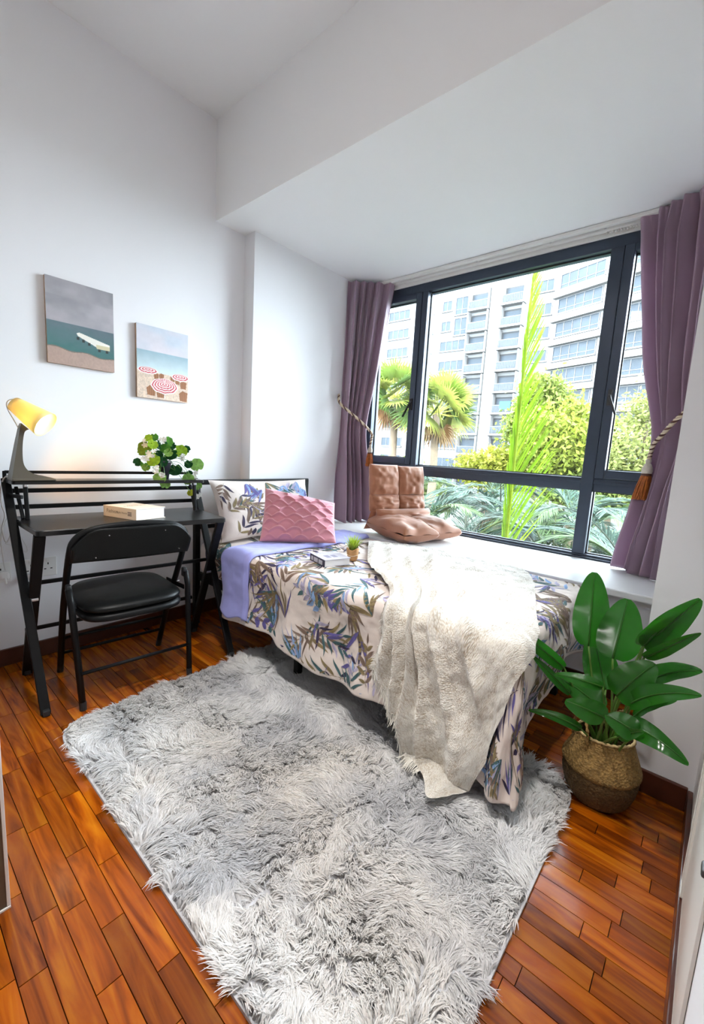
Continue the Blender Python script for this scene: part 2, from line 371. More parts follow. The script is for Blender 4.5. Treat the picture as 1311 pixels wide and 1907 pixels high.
pane(M2b, M1a, 1.046, 2.345); pane(M2b, M1a, .578, .968); pane(YR+.05, M2a, .578, .968); pane(M1b, YP-.05, .578, .968)
for k, (a, b, hy, hd) in enumerate(((YR+.05, M2a, M2a-.028, -1), (M1b, YP-.05, M1b+.028, 1))):
    sx0, sx1, t = 2.872, 2.965, .052; z0, z1 = 1.046, 2.345; mb = MB()
    for V in (rbox(sx0, sx1, a+.002, a+t, z0, z1, .004), rbox(sx0, sx1, b-t, b-.002, z0, z1, .004), rbox(sx0, sx1, a+t, b-t, z0+.002, z0+t, .004), rbox(sx0, sx1, a+t, b-t, z1-t+.012, z1, .004)): mb.add(*V)
    sash = put('casement_sash', *mb.arr(), 'frame', win)
    pane(a+t, b-t, z0+t, z1-t+.012)
    h = MB(); h.add(*rbox(sx0-.014, sx0, hy-.012, hy+.012, 1.47, 1.56, .004))
    h.add(*bar((sx0-.022, hy, 1.525), (sx0-.045, hy+hd*.045, 1.415), .012, .016, (1, 0, 0), .004))
    h.add(*bar((sx0, hy, 1.525), (sx0-.03, hy, 1.522), .014, .014, (0, 0, 1), .003))
    put('window_handle', *h.arr(), 'rubber' if k else 'far_frame', sash)
# ------------------------------------------------------------------ curtain rail
rail = root('curtain_rail', (2.84, 1.25, ZB-.05), 'white double curtain rail under the bay ceiling along the window', 'curtain rail')
put('rail_track', *rbox(2.83, 2.862, YR+.003, YP-.003, ZB-.024, ZB-.002, .004), 'rail_white', rail)
put('rail_track', *rbox(2.775, 2.807, YR+.003, YP-.003, ZB-.022, ZB-.002, .004), 'rail_white', rail)
put('rail_cover', *rbox(2.866, 2.884, YR+.003, YP-.003, ZB-.045, ZB-.002, .003), 'rail_white', rail)
for yy in (1.95, 1.42, .95, .66):
    put('rail_bracket', *rbox(2.80, 2.835, yy-.012, yy+.012, ZB-.014, ZB-.002, .003), 'rail_white', rail)
    put('screw', *tube([(2.815, yy, ZB-.02), (2.815, yy, ZB-.012)], .006, 8), 'steel', rail)
for i in range(12):
    yy = .50+i*.014
    put('glider', *lathe([(0, 0), (.005, .001), (.006, .006), (.003, .012), (0, .013)], 8, (2.846, yy, ZB-.038)), 'rail_white', rail)
# ------------------------------------------------------------------ curtains
def curtain(label, Lf, Rf, n, ztop, zbot, tiez, seed, flip):
    """pleated cloth between plan points Lf(z) and Rf(z); n pleats"""
    r = root('curtain', (*((np.array(Lf(zbot))+np.array(Rf(zbot)))/2), zbot), label, 'curtain', 'purple tied back curtains')
    nu, nv = 241, 110; n = n; u = np.linspace(0, 1, nu)[:, None]; z = np.concatenate([np.linspace(ztop, ztop-.16, 22), np.linspace(ztop-.16, zbot, nv-21)[1:]])[None]
    L = np.array([Lf(t) for t in z[0]]); R = np.array([Rf(t) for t in z[0]]); d = R-L; ln = np.linalg.norm(d, axis=1)
    nrm = np.stack([-d[:, 1], d[:, 0]], 1)/ln[:, None]*flip
    ph = 2*PI*n*u+1.3*np.sin(2*PI*u*1.3+seed)+.25*vn(u*3, z, .5, seed)
    # header pleats are pinched at the tape, full in the middle, gathered at the tie
    head = np.clip((ztop-z)/.16, 0, 1); s = np.sin(ph)
    pinch = np.sign(s)*np.abs(s)**(1.6-.8*head)
    amp = (.022+.024*head)*(1-.45*np.exp(-((z-tiez)/.22)**2))+.012*np.clip((tiez-z)/.6, 0, 1)
    off = amp*pinch+.022*head*np.sin(2*PI*1.7*u+1.3+z*.9)+.012*vn(u*1.6, z, .35, seed+5)*head
    uu = u+.018*np.sin(2*ph)*(.3+.7*head)*(1-np.abs(2*u-1))
    X = L[None, :, 0]+d[None, :, 0]*uu+nrm[None, :, 0]*off; Y = L[None, :, 1]+d[None, :, 1]*uu+nrm[None, :, 1]*off
    Y = np.clip(Y, YR+.006, YP-.006)
    Z = np.broadcast_to(z, X.shape)+.008*np.sin(ph)*(z < zbot+.05)
    o = put('curtain_cloth', np.stack([X, Y, Z], -1).reshape(-1, 3), grid_faces(nu, nv), 'curtain', r, smooth=True)
    modf(o, 'SOLIDIFY', thickness=.003)
    # header tape
    i = 12; T = np.stack([X[:, :i], Y[:, :i], Z[:, :i]], -1); T = T-np.array([*(nrm[0]*.004), 0])
    hp = put('header_tape', T.reshape(-1, 3), grid_faces(nu, i), 'curtain', r, smooth=True)
    return r
lerp = lambda z, zs, vs: np.array([np.interp(z, zs, [v[k] for v in vs]) for k in range(2)])
sm = lambda zs, vs: (lambda z, A=spline(np.column_stack([zs, vs]), 60): np.array([np.interp(z, A[:, 0], A[:, 1]), np.interp(z, A[:, 0], A[:, 2])]))
cl = curtain('left curtain of dusky purple satin tied back beside the bed head', sm([.56, .95, 1.30, 1.75, 2.43], [(2.49, 2.29), (2.54, 2.34), (2.58, 2.37), (2.585, 2.375), (2.59, 2.375)]),
             sm([.56, .95, 1.30, 1.75, 2.43], [(2.80, 2.165), (2.79, 2.20), (2.775, 2.245), (2.80, 2.185), (2.83, 2.095)]), 5.5, 2.432, ZS+.006, 1.32, 3, 1)
cr = curtain('right curtain of dusky purple satin hanging at the right end of the window', sm([.56, .95, 1.27, 1.75, 2.43], [(2.80, .338), (2.79, .305), (2.78, .275), (2.80, .37), (2.815, .488)]),
             sm([.56, .95, 1.27, 1.75, 2.43], [(2.60, .15), (2.62, .135), (2.64, .13), (2.63, .13), (2.62, .13)]), 5.5, 2.436, ZS+.006, 1.27, 9, -1)
def tieback(label, pts, tas, tilt=(0, 0), k_=1.0):
    r = root('curtain_tieback', pts[0], label, 'tieback', 'rope tiebacks of the purple curtains')
    P = spline(pts, 90); T, A, B = frames(P); s = np.linspace(0, 1, 90)*34*2
    for k in range(3):
        a = s+k*2*PI/3
        Q = P+.0058*(np.cos(a)[:, None]*A+np.sin(a)[:, None]*B)
        put('rope_strand', *tube(Q, .0055, 6), 'rope_brown' if k == 1 else 'rope_cream', r, smooth=True)
    x, y, z = tas
    prof = [(0, 0), (.010, 0), (.012, -.008), (.009, -.016), (.013, -.022), (.019, -.036), (.021, -.052), (.017, -.062)]
    prof = [(a*k_, b*k_) for a, b in prof]; h = put('tassel_head', *lathe(prof[::-1], 16, (x, y, z)), 'tassel_head', r, smooth=True)
    put('tassel_band', *lathe([(.019*k_, -.07*k_), (.021*k_, -.066*k_), (.019*k_, -.060*k_)], 16, (x, y, z)), 'rope_brown', h)
    mb = MB()
    for i in range(70):
        a = i*2.399; q = math.sqrt((i+.5)/70); e = q*.032*k_
        p0 = np.array([x+q*.017*k_*math.cos(a), y+q*.017*k_*math.sin(a), z-.066*k_]); p2 = np.array([x+e*math.cos(a)+tilt[0], y+e*math.sin(a)+tilt[1], z-.165*k_-random.random()*.012])
        mid = (p0+p2)/2+np.array([random.uniform(-.004, .004), random.uniform(-.004, .004), 0])
        mb.add(*tube([p0, mid, p2], [.003, .0032, .0026], 4))
    put('tassel_skirt', *mb.arr(), 'tassel', r)
    return r
tieback('twisted rope tieback with orange tassel on the left curtain', [(2.545, 2.372, 1.565), (2.50, 2.31, 1.49), (2.57, 2.225, 1.405), (2.66, 2.18, 1.335), (2.735, 2.165, 1.275), (2.742, 2.168, 1.235), (2.728, 2.165, 1.19)], (2.728, 2.165, 1.185))
tieback('twisted rope tieback with orange tassel on the right curtain', [(2.62, .115, 1.43), (2.58, .155, 1.40), (2.62, .205, 1.345), (2.68, .245, 1.29), (2.72, .275, 1.25), (2.735, .285, 1.205), (2.73, .287, 1.17)], (2.728, .288, 1.17), (-.008, .012), 1.25)
# ------------------------------------------------------------------ added unseen fill lamps, door casing, wardrobe
for lx, ly, lab in ((.62, .50, 'added unseen ceiling fill light above the near end of the rug'), (.62, 1.12, 'added unseen ceiling fill light above the far end of the rug')):  # unseen fixtures added to brighten the rug and bed side
    dl = root('fill_downlight', (lx, ly, ZC), lab, 'fill_downlight', 'added ceiling fill lights')
    put('trim_ring', *lathe([(.070, .0), (.075, -.004), (.060, -.006), (.052, -.001), (.052, .0)], 32, (lx, ly, ZC)), 'white_plastic', dl, smooth=True)
    put('lens', *lathe([(.0515, -.001), (.03, -.0015), (.0, -.0015)], 32, (lx, ly, ZC)), 'fill_diffuser', dl)
    ld = bpy.data.lights.new('fill_beam', 'SPOT'); ld.energy = FILL; ld.color = (1, .965, .92); ld.shadow_soft_size = .05; ld.spot_size = math.radians(68); ld.spot_blend = .7
    lo = bpy.data.objects.new('fill_beam', ld); COL.objects.link(lo); lo.location = (lx, ly, ZC-.06)
clp = root('fill_ceiling_lamp', (-.55, 1.1, ZC-.10), 'added unseen round fill lamp behind the viewer', 'fill lamp')  # unseen lamp added to lift the ceiling and wall brightness
put('lamp_base', *lathe([(0, -.002), (.30, -.002), (.30, -.03), (.29, -.035)], 32, (-.55, 1.1, ZC)), 'white_plastic', clp)
put('diffuser', *lathe([(.29, -.03), (.285, -.06), (.23, -.085), (.12, -.098), (0, -.10)], 32, (-.55, 1.1, ZC)), 'fill_diffuser', clp, smooth=True)
dr = root('door_1', (.9, YM+.001, BB), 'white door casing at the right edge of the photo', kind='structure')
put('casing', *rbox(.82, 1.30, YM+.001, YM+.006, BB+.002, 2.1, .005), 'edge_white', dr)
put('casing_bead', *rbox(1.24, 1.302, YM+.005, YM+.010, BB+.002, 2.1, .006), 'edge_white', dr)
lt = at(1309, 1618, 1, YM+.02); put('latch', *rbox(lt[0]-.012, lt[0]+.012, YM+.005, YM+.022, lt[2]-.006, lt[2]+.006, .003), 'far_frame', dr)
wr = root('wardrobe', (-.2, 1.45, 0), 'taupe wardrobe panel with white edging at the left edge', 'wardrobe')
put('body', *box(-.55, .160, 1.140, 1.75, .004, 2.3), 'wardrobe_panel', wr)
put('edge_strip', *rbox(.159, .166, 1.137, 1.75, .0, 2.3, .001), 'edge_white', wr)
put('plinth_strip', *rbox(-.55, .166, 1.136, 1.1405, .0, .006, .001), 'edge_white', wr)
# ================================================================== bed
BX0, BX1, BY0, BY1, ZT = 1.31, 2.205, .43, 2.335, .555
bed = root('bed_frame', (1.75, 1.4, 0), 'black metal single bed frame with a tubular headboard rail', 'bed')
mb = MB()
hx0, hx1, hy = 1.325, 2.215, 2.362
for xx in (hx0, hx1): put('headboard_post', *rbox(xx-.017, xx+.017, hy-.017, hy+.017, .0, .895, .004), 'black_metal', bed)
put('headboard_rail', *rbox(hx0-.02, hx1+.02, hy-.013, hy+.013, .872, .902, .005), 'black_metal', bed)
put('headboard_rail', *rbox(hx0, hx1, hy-.01, hy+.01, .60, .625, .004), 'black_metal', bed)
for xx in np.linspace(hx0, hx1, 6)[1:-1]: put('headboard_bar', *tube([(xx, hy, .615), (xx, hy, .88)], .008, 8), 'black_metal', bed, smooth=True)
for xx in (BX0+.03, BX1-.03): put('side_rail', *rbox(xx-.015, xx+.015, BY0+.02, hy, .285, .330, .004), 'black_metal', bed)
put('end_rail', *rbox(BX0+.03, BX1-.03, BY0+.02, BY0+.05, .285, .330, .004), 'black_metal', bed)
for yy in (BY0+.04, 1.445):
    for xx in (BX0+.045, BX1-.045): put('leg', *rbox(xx-.016, xx+.016, yy-.016, yy+.016, 0, .29, .003), 'black_metal', bed)
for yy in np.linspace(BY0+.1, hy-.1, 9): put('slat', *rbox(BX0+.04, BX1-.04, yy-.025, yy+.025, .318, .334, .003), 'black_metal', bed)
# ------------------------------------------------------------------ printed leaves laid on a cloth surface
TEAL, PURP, OLIV, BROWN, INK, LAV, BLUE = srgb(62, 92, 96), srgb(92, 84, 142), srgb(128, 112, 78), srgb(116, 96, 84), srgb(52, 44, 72), srgb(168, 160, 184), srgb(122, 150, 190)
def blade(b, t, wd, bend, c0, c1, n=9):
    """lance shaped leaf in flat cloth coordinates: points, quads, colours"""
    b, t = np.array(b), np.array(t); d = t-b; L = np.linalg.norm(d); d /= L; s = np.array([-d[1], d[0]])
    k = np.linspace(0, 1, n); cen = b+d*(k*L)[:, None]+s*(bend*L*np.sin(PI*k*.9)*k)[:, None]
    w_ = wd*np.sin(PI*np.clip(k, 0, 1)**.75)**.9*(1-.25*k)
    P = np.concatenate([cen+s*w_[:, None], cen, cen-s*w_[:, None]])
    c0, c1 = np.array(c0), np.array(c1); cc = c0+(c1-c0)*k[:, None]
    C = np.concatenate([cc*1.18, cc*.78, cc*.92])
    F = [[i, n+i, n+i+1, i+1] for i in range(n-1)]+[[n+i, 2*n+i, 2*n+i+1, n+i+1] for i in range(n-1)]
    return P, F, C
def spray(cx, cy, ang, L, pal, rnd, pairs=6, wide=.016, kind=0):
    """one botanical motif: a curved stem with paired leaves (kind 0 palm, 1 broad leaflets, 2 star of long blades)"""
    out = []; d = np.array([math.cos(ang), math.sin(ang)]); s = np.array([-d[1], d[0]]); o = np.array([cx, cy]); cv = rnd.uniform(-.25, .25)
    pos = lambda k: o+d*(k*L)+s*(cv*L*k*k)
    if kind == 2:
        for i in range(rnd.randint(7, 10)):
            a = ang+rnd.uniform(-.75, .75); l = L*rnd.uniform(.55, 1.0); c = rnd.choice(pal)
            out.append(blade(o, o+l*np.array([math.cos(a), math.sin(a)]), wide*rnd.uniform(.6, 1.0), rnd.uniform(-.15, .15), c, np.array(c)*rnd.uniform(.7, 1.5)))
        return out
    for i in range(10):
        out.append(blade(pos(i/10), pos((i+1.3)/10), .0016, 0, pal[0], pal[0], 3))
    for i in range(pairs):
        k = .12+.85*i/pairs
        for sd in (-1, 1):
            sp = (1.0 if kind == 0 else 1.25)*(1-.45*k)+rnd.uniform(-.12, .12); a = ang+2*cv*k+sd*sp
            l = L*(.50 if kind == 0 else .34)*(1-.35*abs(2*k-.8))*rnd.uniform(.8, 1.15); c = rnd.choice(pal)
            b = pos(k); out.append(blade(b, b+l*np.array([math.cos(a), math.sin(a)]), wide*(1 if kind == 0 else 1.35)*rnd.uniform(.7, 1.1), -sd*.12, c, np.array(c)*rnd.uniform(.65, 1.7)))
    t = pos(1.0); b = pos(.95); out.append(blade(b, b+(t-b)*5, wide*.8, 0, pal[-1], pal[-1]))
    return out
def lay(motifs, S, keep, lift=.0010):
    """map flat leaves onto the cloth surface S(u,v,offset); keep(u,v) says where the cloth is"""
    V, F, C = [], [], []; n = 0; idx = 0
    for P, f, c in motifs:
        ok = keep(P[:, 0], P[:, 1])
        if ok.sum() < len(P)*.999 and ok.sum() < 3: continue
        W = S(P[:, 0], P[:, 1], lift+(idx % 30)*4e-5); idx += 1
        V.append(W); C.append(c); F += [[i+n for i in q] for q in f if all(ok[i] for i in q)]; n += len(P)
    return np.concatenate(V), F, np.concatenate(C)
# ------------------------------------------------------------------ the drape over the mattress: flat cloth coordinates -> world
def drape(u, v, off=0.0):
    u = np.asarray(u, float); v = np.asarray(v, float)
    a = np.maximum(BX0-u, 0); b = np.maximum(BY0-v, 0); d = np.hypot(a, b)+1e-9; nx, ny = -a/d, -b/d
    R = .045+off; cor = np.sqrt(np.clip(2*np.abs(nx*ny), 0, 1))
    arc = .045*PI/2; ph = np.clip(d/.045, 0, PI/2); e = np.maximum(d-arc, 0)
    fl = .03+.17*cor
    wav = (.016*np.sin(v*13+1.2+u*2)+.010*np.sin(v*27+.4)+.014*np.sin(u*15+.7))*np.clip(e/.25, 0, 1)*(1-.5*cor)
    ver = R*(1-np.cos(ph))+e*np.sqrt(1-fl*fl); exc = np.maximum(ver-(ZT+off-.038), 0); hor = R*np.sin(ph)+e*fl+wav+.8*exc
    flat = np.clip(1-d/.06, 0, 1)
    top = ZT+off+flat*(.004*vn(u, v, .20, 3)+.0035*vn(u*1.3, v*.7, .07, 4)+.0015*vn(u, v, .03, 5)+.006*np.exp(-((BX0+.10-u)/.08)**2)*vn(u*0, v, .1, 6))
    side = (1-flat)*(.005*vn(u, v, .09, 7)+.002*vn(u, v, .03, 8))
    X = np.maximum(u, BX0)+nx*(hor+side); Y = np.maximum(v, BY0)+ny*(hor+side)
    Z = np.maximum(top-ver, .030+off+.10*np.maximum(ver-top+.03, 0))
    return np.stack([X, Y, Z], -1)
BX0s = BX0
# mattress with printed fitted sheet
mt = root('mattress', (1.75, 1.4, .334), 'mattress in a leaf print fitted sheet on the black bed frame', 'mattress')
put('mattress_body', *rbox(BX0+.012, BX1, BY0+.03, BY1, .334, .530, .04, 4), 'cotton_print', mt, smooth=True)
rnd = random.Random(5)
def sheet(u, v, off):   # wraps the head end of the mattress: top, then the side facing the room
    a = np.maximum(BX0+.05-u, 0); ph = np.clip(a/.038, 0, PI/2); e = np.maximum(a-.038*PI/2, 0)
    return np.stack([np.maximum(u, BX0+.05)-(.038+off)*np.sin(ph), v, .530+off-(.038+off)*(1-np.cos(ph))-e], -1)
mo = []
for cx, cy, an, kd in ((1.36, 2.02, 2.8, 0), (1.30, 2.25, -2.2, 2), (1.24, 2.18, -1.2, 0), (1.6, 2.1, 1.0, 2), (1.9, 2.15, 2.5, 0), (1.18, 2.3, 2.8, 1), (1.20, 2.05, .4, 1), (1.45, 2.2, 3.5, 2)):
    mo += spray(cx, cy, an, .20, [BROWN, TEAL, INK, OLIV], rnd, 5, .011, kd)
put('leaf_print', *lay(mo, sheet, lambda u, v: (v < BY1-.045) & (v > 1.9) & (u > 1.155) & (u < BX1-.05))[:2], 'print_leaf', mt, kind='stuff', cols=lay(mo, sheet, lambda u, v: (v < BY1-.045) & (v > 1.9) & (u > 1.155) & (u < BX1-.05))[2])
# duvet
duv = root('duvet', (1.6, 1.1, .05), 'leaf print duvet with periwinkle lining hanging over the bed side', 'duvet')
def hem_u(v):  # flat length hanging over the long side
    return BX0-(.395+.018*np.sin(v*7+.3)+.02*np.interp(v, [.43, .9, 1.3, 1.5, 1.75, 2.1], [.6, .3, 1.0, .5, -1.2, -1.6])+.10*np.clip((.78-v)/.35, 0, 1)**2)
def hem_v(u): return BY0-(.30+.012*np.sin(u*9)+.17*np.clip((1.8-u)/.49, 0, 1)**1.5)
nu, nv = 200, 230; su = np.linspace(0, 1, nu)[:, None]; sv = np.linspace(0, 1, nv)[None]
Vg = hem_v(1.5)+(1.955-hem_v(1.5))*sv+0*su; Ug = hem_u(np.maximum(Vg, BY0))*(1-su)+(BX1+.005)*su
Vg = np.where(Vg < BY0, BY0-(BY0-Vg)*(BY0-hem_v(Ug))/(BY0-hem_v(1.5)), Vg)
def corner_lim(a, b):
    d = np.hypot(a, b)+1e-9; c, s = a/d, b/d; return .50*c*c+.47*s*s+.015*(2*c*s)
ca_, cb_ = np.maximum(BX0-Ug, 0), np.maximum(BY0-Vg, 0); dd = np.hypot(ca_, cb_)+1e-9; rect = np.minimum(.507/np.maximum(ca_/dd, 1e-6), .47/np.maximum(cb_/dd, 1e-6)); kk = np.where((ca_ > 0) & (cb_ > 0), np.minimum(1, corner_lim(ca_, cb_)/rect), 1.0)
Ug = np.where(ca_ > 0, BX0-ca_*kk, Ug); Vg = np.where(cb_ > 0, BY0-cb_*kk, Vg)
cv_ = put('duvet_cover', drape(Ug, Vg).reshape(-1, 3), grid_faces(nu, nv), ('cotton_print', 'lining'), duv, smooth=True)
modf(cv_, 'SOLIDIFY', thickness=.011, offset=1 if False else -1, material_offset=1, material_offset_rim=1)
rnd = random.Random(21); mo = []; cell = .128
for i in range(-4, 11):
    for j in range(0, 16):
        cx = 1.0+(i+.5*(j % 2))*cell+rnd.uniform(-.04, .04); cy = .02+j*cell+rnd.uniform(-.04, .04)
        kd = [0, 1, 2, 0, 2][(i*3+j*2) % 5]; pal = [[OLIV, BROWN, OLIV, TEAL], [INK, PURP, LAV, TEAL], [PURP, INK, OLIV, PURP], [BROWN, OLIV, BROWN], [TEAL, BLUE, LAV]][(i+2*j) % 5]
        mo += spray(cx, cy, rnd.uniform(0, 2*PI), rnd.uniform(.16, .26), pal, rnd, rnd.randint(4, 6), rnd.uniform(.007, .0115), kd)
kp = lambda u, v: (np.hypot(np.maximum(BX0-u, 0), np.maximum(BY0-v, 0)) < np.where((u < BX0) & (v < BY0), corner_lim(np.maximum(BX0-u, 0), np.maximum(BY0-v, 0))-.014, 9)) & (u > hem_u(np.maximum(v, BY0))+.012) & (u < BX1) & (v > hem_v(u)+.012) & (v < 1.80)
V, F, C = lay(mo, drape, kp); put('leaf_print', V, F, 'print_leaf', duv, cols=C, kind='stuff')
# turned-down end showing the lining
nu, nv = 150, 50; su = np.linspace(0, 1, nu)[:, None]; sv = np.linspace(0, 1, nv)[None]
Vg = 1.715+(1.965-1.715)*sv+.02*np.sin(su*6)+0*su; Ug = (BX0-.345+.012*np.sin(sv*9))*(1-su)+BX1*su+0*sv
offs = .004+.020*np.clip(np.minimum(sv, (1-sv))/.10, 0, 1)**.5+.004*vn(Ug, Vg, .08, 31)
P = np.stack([drape(Ug[:, j], Vg[:, j], 0) for j in range(nv)], 1); P2 = np.stack([drape(Ug[:, j], Vg[:, j], .01) for j in range(nv)], 1)
P = P+(P2-P)*(offs/.01)[..., None]
tn = put('turned_lining', P.reshape(-1, 3), grid_faces(nu, nv), 'lining', duv, smooth=True); modf(tn, 'SOLIDIFY', thickness=.004, offset=-1)
# ------------------------------------------------------------------ pillow and pink cushion
def puffed(corners, thick, nu=60, nv=50, pinch=.06, relief=None, seed=0, ex=.42):
    """cushion between four corners BL BR TR TL; returns front surface function and closed mesh"""
    BL, BR, TR, TL = [np.array(c, float) for c in corners]; n = unit(np.cross(BR-BL, TL-BL))
    def S(u, v, off=0.0, side=1):
        u = np.asarray(u, float); v = np.asarray(v, float)
        pu = u-pinch*(1-np.abs(2*v-1)**2.2)*0; a = 2*u-1; b = 2*v-1
        iu = .5+.5*a*(1-pinch*(1-b*b)); iv = .5+.5*b*(1-pinch*(1-a*a))
        base = (BL*(1-iu)[..., None]+BR*iu[..., None])*(1-iv)[..., None]+(TL*(1-iu)[..., None]+TR*iu[..., None])*iv[..., None]
        h = thick*np.clip(1-a*a, 0, 1)**ex*np.clip(1-b*b, 0, 1)**ex
        if relief is not None and side > 0: h = h+relief(u, v)
        h = h+.006*vn(u, v, .14, seed)*np.clip((1-a*a)*(1-b*b)*4, 0, 1)
        return base+n*(side*h+off)[..., None]
    u, v = np.meshgrid(np.linspace(0, 1, nu), np.linspace(0, 1, nv), indexing='ij')
    A = S(u, v); B = S(u, v, 0.0, -1); F = grid_faces(nu, nv); V = np.concatenate([A.reshape(-1, 3), B.reshape(-1, 3)])
    return S, V, np.concatenate([F, F[:, ::-1]+nu*nv])
pl = root('pillow', (1.78, 2.2, ZT), 'leaf print pillow propped against the headboard', 'pillow')
S, V, F = puffed(((1.375, 2.165, .545), (2.15, 2.185, .545), (2.165, 2.315, .900), (1.365, 2.305, .905)), .062, seed=3)
put('pillow_case', V, F, 'cotton_print', pl, smooth=True)
rnd = random.Random(3); mo = []
for cx, cy, an, kd, ln, pal in ((.10, .95, -1.9, 0, .40, [TEAL, INK, BROWN]), (.30, .93, -1.5, 2, .30, [PURP, PURP, BLUE]), (.12, .05, .9, 0, .55, [BROWN, OLIV, INK]), (.45, .35, .3, 0, .4, [OLIV, BROWN]), (.5, .95, -1.2, 2, .35, [TEAL, OLIV]), (.85, .95, -1.7, 2, .3, [LAV, BLUE]), (.62, .75, .4, 0, .35, [LAV, TEAL]), (.95, .6, 2.2, 0, .3, [BLUE, PURP]), (.05, .45, .6, 0, .4, [BROWN, OLIV]), (.2, .02, .2, 1, .4, [BROWN, INK, TEAL]), (.4, .6, 2.0, 0, .3, [BROWN, OLIV]), (.28, .55, -.6, 2, .4, [OLIV, BROWN, LAV]), (.18, .75, -1.0, 0, .45, [TEAL, INK]), (.42, .8, -2.4, 2, .35, [PURP, LAV, BLUE]), (.3, .2, .3, 0, .45, [BROWN, BROWN, TEAL]), (.7, .9, -2.0, 0, .35, [TEAL, BLUE]), (.9, .8, -1.0, 2, .3, [LAV, BLUE, PURP])):
    mo += [(P*np.array([.55, 1]) if False else np.column_stack([cx+(P[:, 0]-cx)*.6, P[:, 1]]), f, c) for P, f, c in spray(cx, cy, an, ln, pal, rnd, 5, .026, kd)]
V, F, C = lay(mo, S, lambda u, v: (u > .015) & (u < .985) & (v > .02) & (v < .98)); put('leaf_print', V, F, 'print_leaf', pl, cols=C, kind='stuff')
def honey(u, v):
    """rows of raised scallops, every second row offset by half"""
    h = np.zeros(np.broadcast(u, v).shape); uu = u+.012*vn(u, v, .12, 91); vv = v+.010*vn(u, v, .10, 92)
    for k in range(-1, 9):
        c = (k+.62*np.abs(np.sin(PI*(4.6*uu+.5*k))))/7.6; h = np.maximum(h, np.exp(-((vv-c)/.020)**2))
    a = np.clip(u*(1-u)*v*(1-v)*60, 0, 1)
    return a*(.013*h-.003)
pc = root('cushion', (1.7, 1.9, ZT), 'pink fleece cushion with honeycomb ridges leaning on the leaf print pillow', 'cushion')
S, V, F = puffed(((1.47, 1.93, .585), (1.80, 1.64, .585), (1.945, 1.80, .795), (1.635, 2.10, .868)), .060, 150, 150, .03, honey, 8)
put('cushion_cover', V, F, 'pink_fleece', pc, smooth=True)
# ------------------------------------------------------------------ knitted throw laid over duvet and bed side
th = root('throw_blanket', (1.25, .65, .03), 'cream loosely knitted throw with fringe draped over the bed side', 'blanket')
left = spline([(2.06, 1.60), (1.80, 1.40), (1.60, 1.23), (1.42, 1.00), (1.31, .90), (1.20, .88), (1.03, .90)], 80)
right = spline([(2.21, .70), (2.05, .60), (1.885, .535), (1.60, .44), (1.42, .385), (1.27, .345), (1.10, .34)], 80)
hemc = spline([(1.03, .90), (.97, .83), (.92, .80), (.90, .755), (.76, .72), (.69, .67), (.63, .60), (.60, .545), (.70, .50), (.84, .455), (.98, .40), (1.10, .34)], 120)
topc = spline([(2.06, 1.60), (2.19, 1.38), (2.212, 1.1), (2.212, .85), (2.21, .70)], 120)
nt_, ns = 200, 170; t = np.linspace(0, 1, nt_); s = np.linspace(0, 1, ns)
res = lambda c, k: np.column_stack([np.interp(k, np.linspace(0, 1, len(c)), c[:, i]) for i in range(2)])
Lc, Rc, Hc, Tc = res(left, t), res(right, t), res(hemc, s), res(topc, s)
ss, tt = s[None, :, None], t[:, None, None]
UV = (1-ss)*Lc[:, None]+ss*Rc[:, None]+(1-tt)*Tc[None]+tt*Hc[None]-((1-ss)*(1-tt)*Tc[0]+ss*(1-tt)*Tc[-1]+(1-ss)*tt*Hc[0]+ss*tt*Hc[-1])
U_, V_ = UV[..., 0], UV[..., 1]; S2, T2 = np.broadcast_to(s[None], U_.shape), np.broadcast_to(t[:, None], U_.shape)
ridge = np.zeros_like(U_)
for c0, c1, wd, hh, ta, tb in ((.03, .05, .035, .026, .0, 1), (.13, .19, .035, .030, .0, 1), (.25, .33, .032, .034, .10, 1), (.36, .62, .036, .046, .04, .80), (.30, .43, .022, .024, .30, 1), (.50, .84, .030, .034, .25, .80), (.62, .60, .05, .014, .5, 1)):
    cc = c0+(c1-c0)*T2+.012*np.sin(T2*9+c0*40)
    ridge = np.maximum(ridge, hh*np.exp(-((S2-cc)/wd)**2)*np.clip((T2-ta)/.12, 0, 1)*np.clip((tb-T2)/.12+.25, 0, 1))
hang = np.clip((T2-.60)/.25, 0, 1)
off = .012+ridge*(1+.9*hang)+.006*vn(U_, V_, .06, 41)+.003*vn(U_, V_, .022, 42)+.006
P = drape(U_, V_, 0); P2 = drape(U_, V_, .01); P = P+(P2-P)*(off/.01)[..., None]
# the lowest tip lies on the rug
P[..., 2] = np.maximum(P[..., 2], .042+.3*off)
tb_ = put('throw_cloth', P.reshape(-1, 3), grid_faces(nt_, ns), 'knit', th, smooth=True, uvs=np.stack([S2, T2], -1).reshape(-1, 2))
mb = MB(); rnd = random.Random(2)
def strand(p, d, l, r=.0014):
    k = np.linspace(0, 1, 5)[:, None]; j = np.array([rnd.uniform(-1, 1), rnd.uniform(-1, 1), 0])*.3
    Q = np.array(p)+np.array(d)*l*k+(j*l)*k*k+np.array([0, 0, -.25*l])*k*k
    Q[:, 2] = np.maximum(Q[:, 2], .040)
    mb.add(*tube(Q, [r, r, r, r*.8, r*.4], 4, False))
for j in range(0, 110):
    if j > 84: break
    p = P[-1, j]; d = unit(P[-1, j]-P[-6, j])
    if 44 < j < 62: d = d+np.array([-.5, -.3, 0])
    for q in range(2): strand(p+np.array([rnd.uniform(-.002, .002)]*3), unit(d), rnd.uniform(.022, .045))
for i in range(140, 200):
    p = P[i, 0]; d = unit((P[i, 0]-P[i, 5])*np.array([1, 1, .3])+np.array([-.006, 0, -.014])); strand(p, d, rnd.uniform(.012, .030))
put('fringe', *mb.arr(), 'fringe', th, kind='stuff')
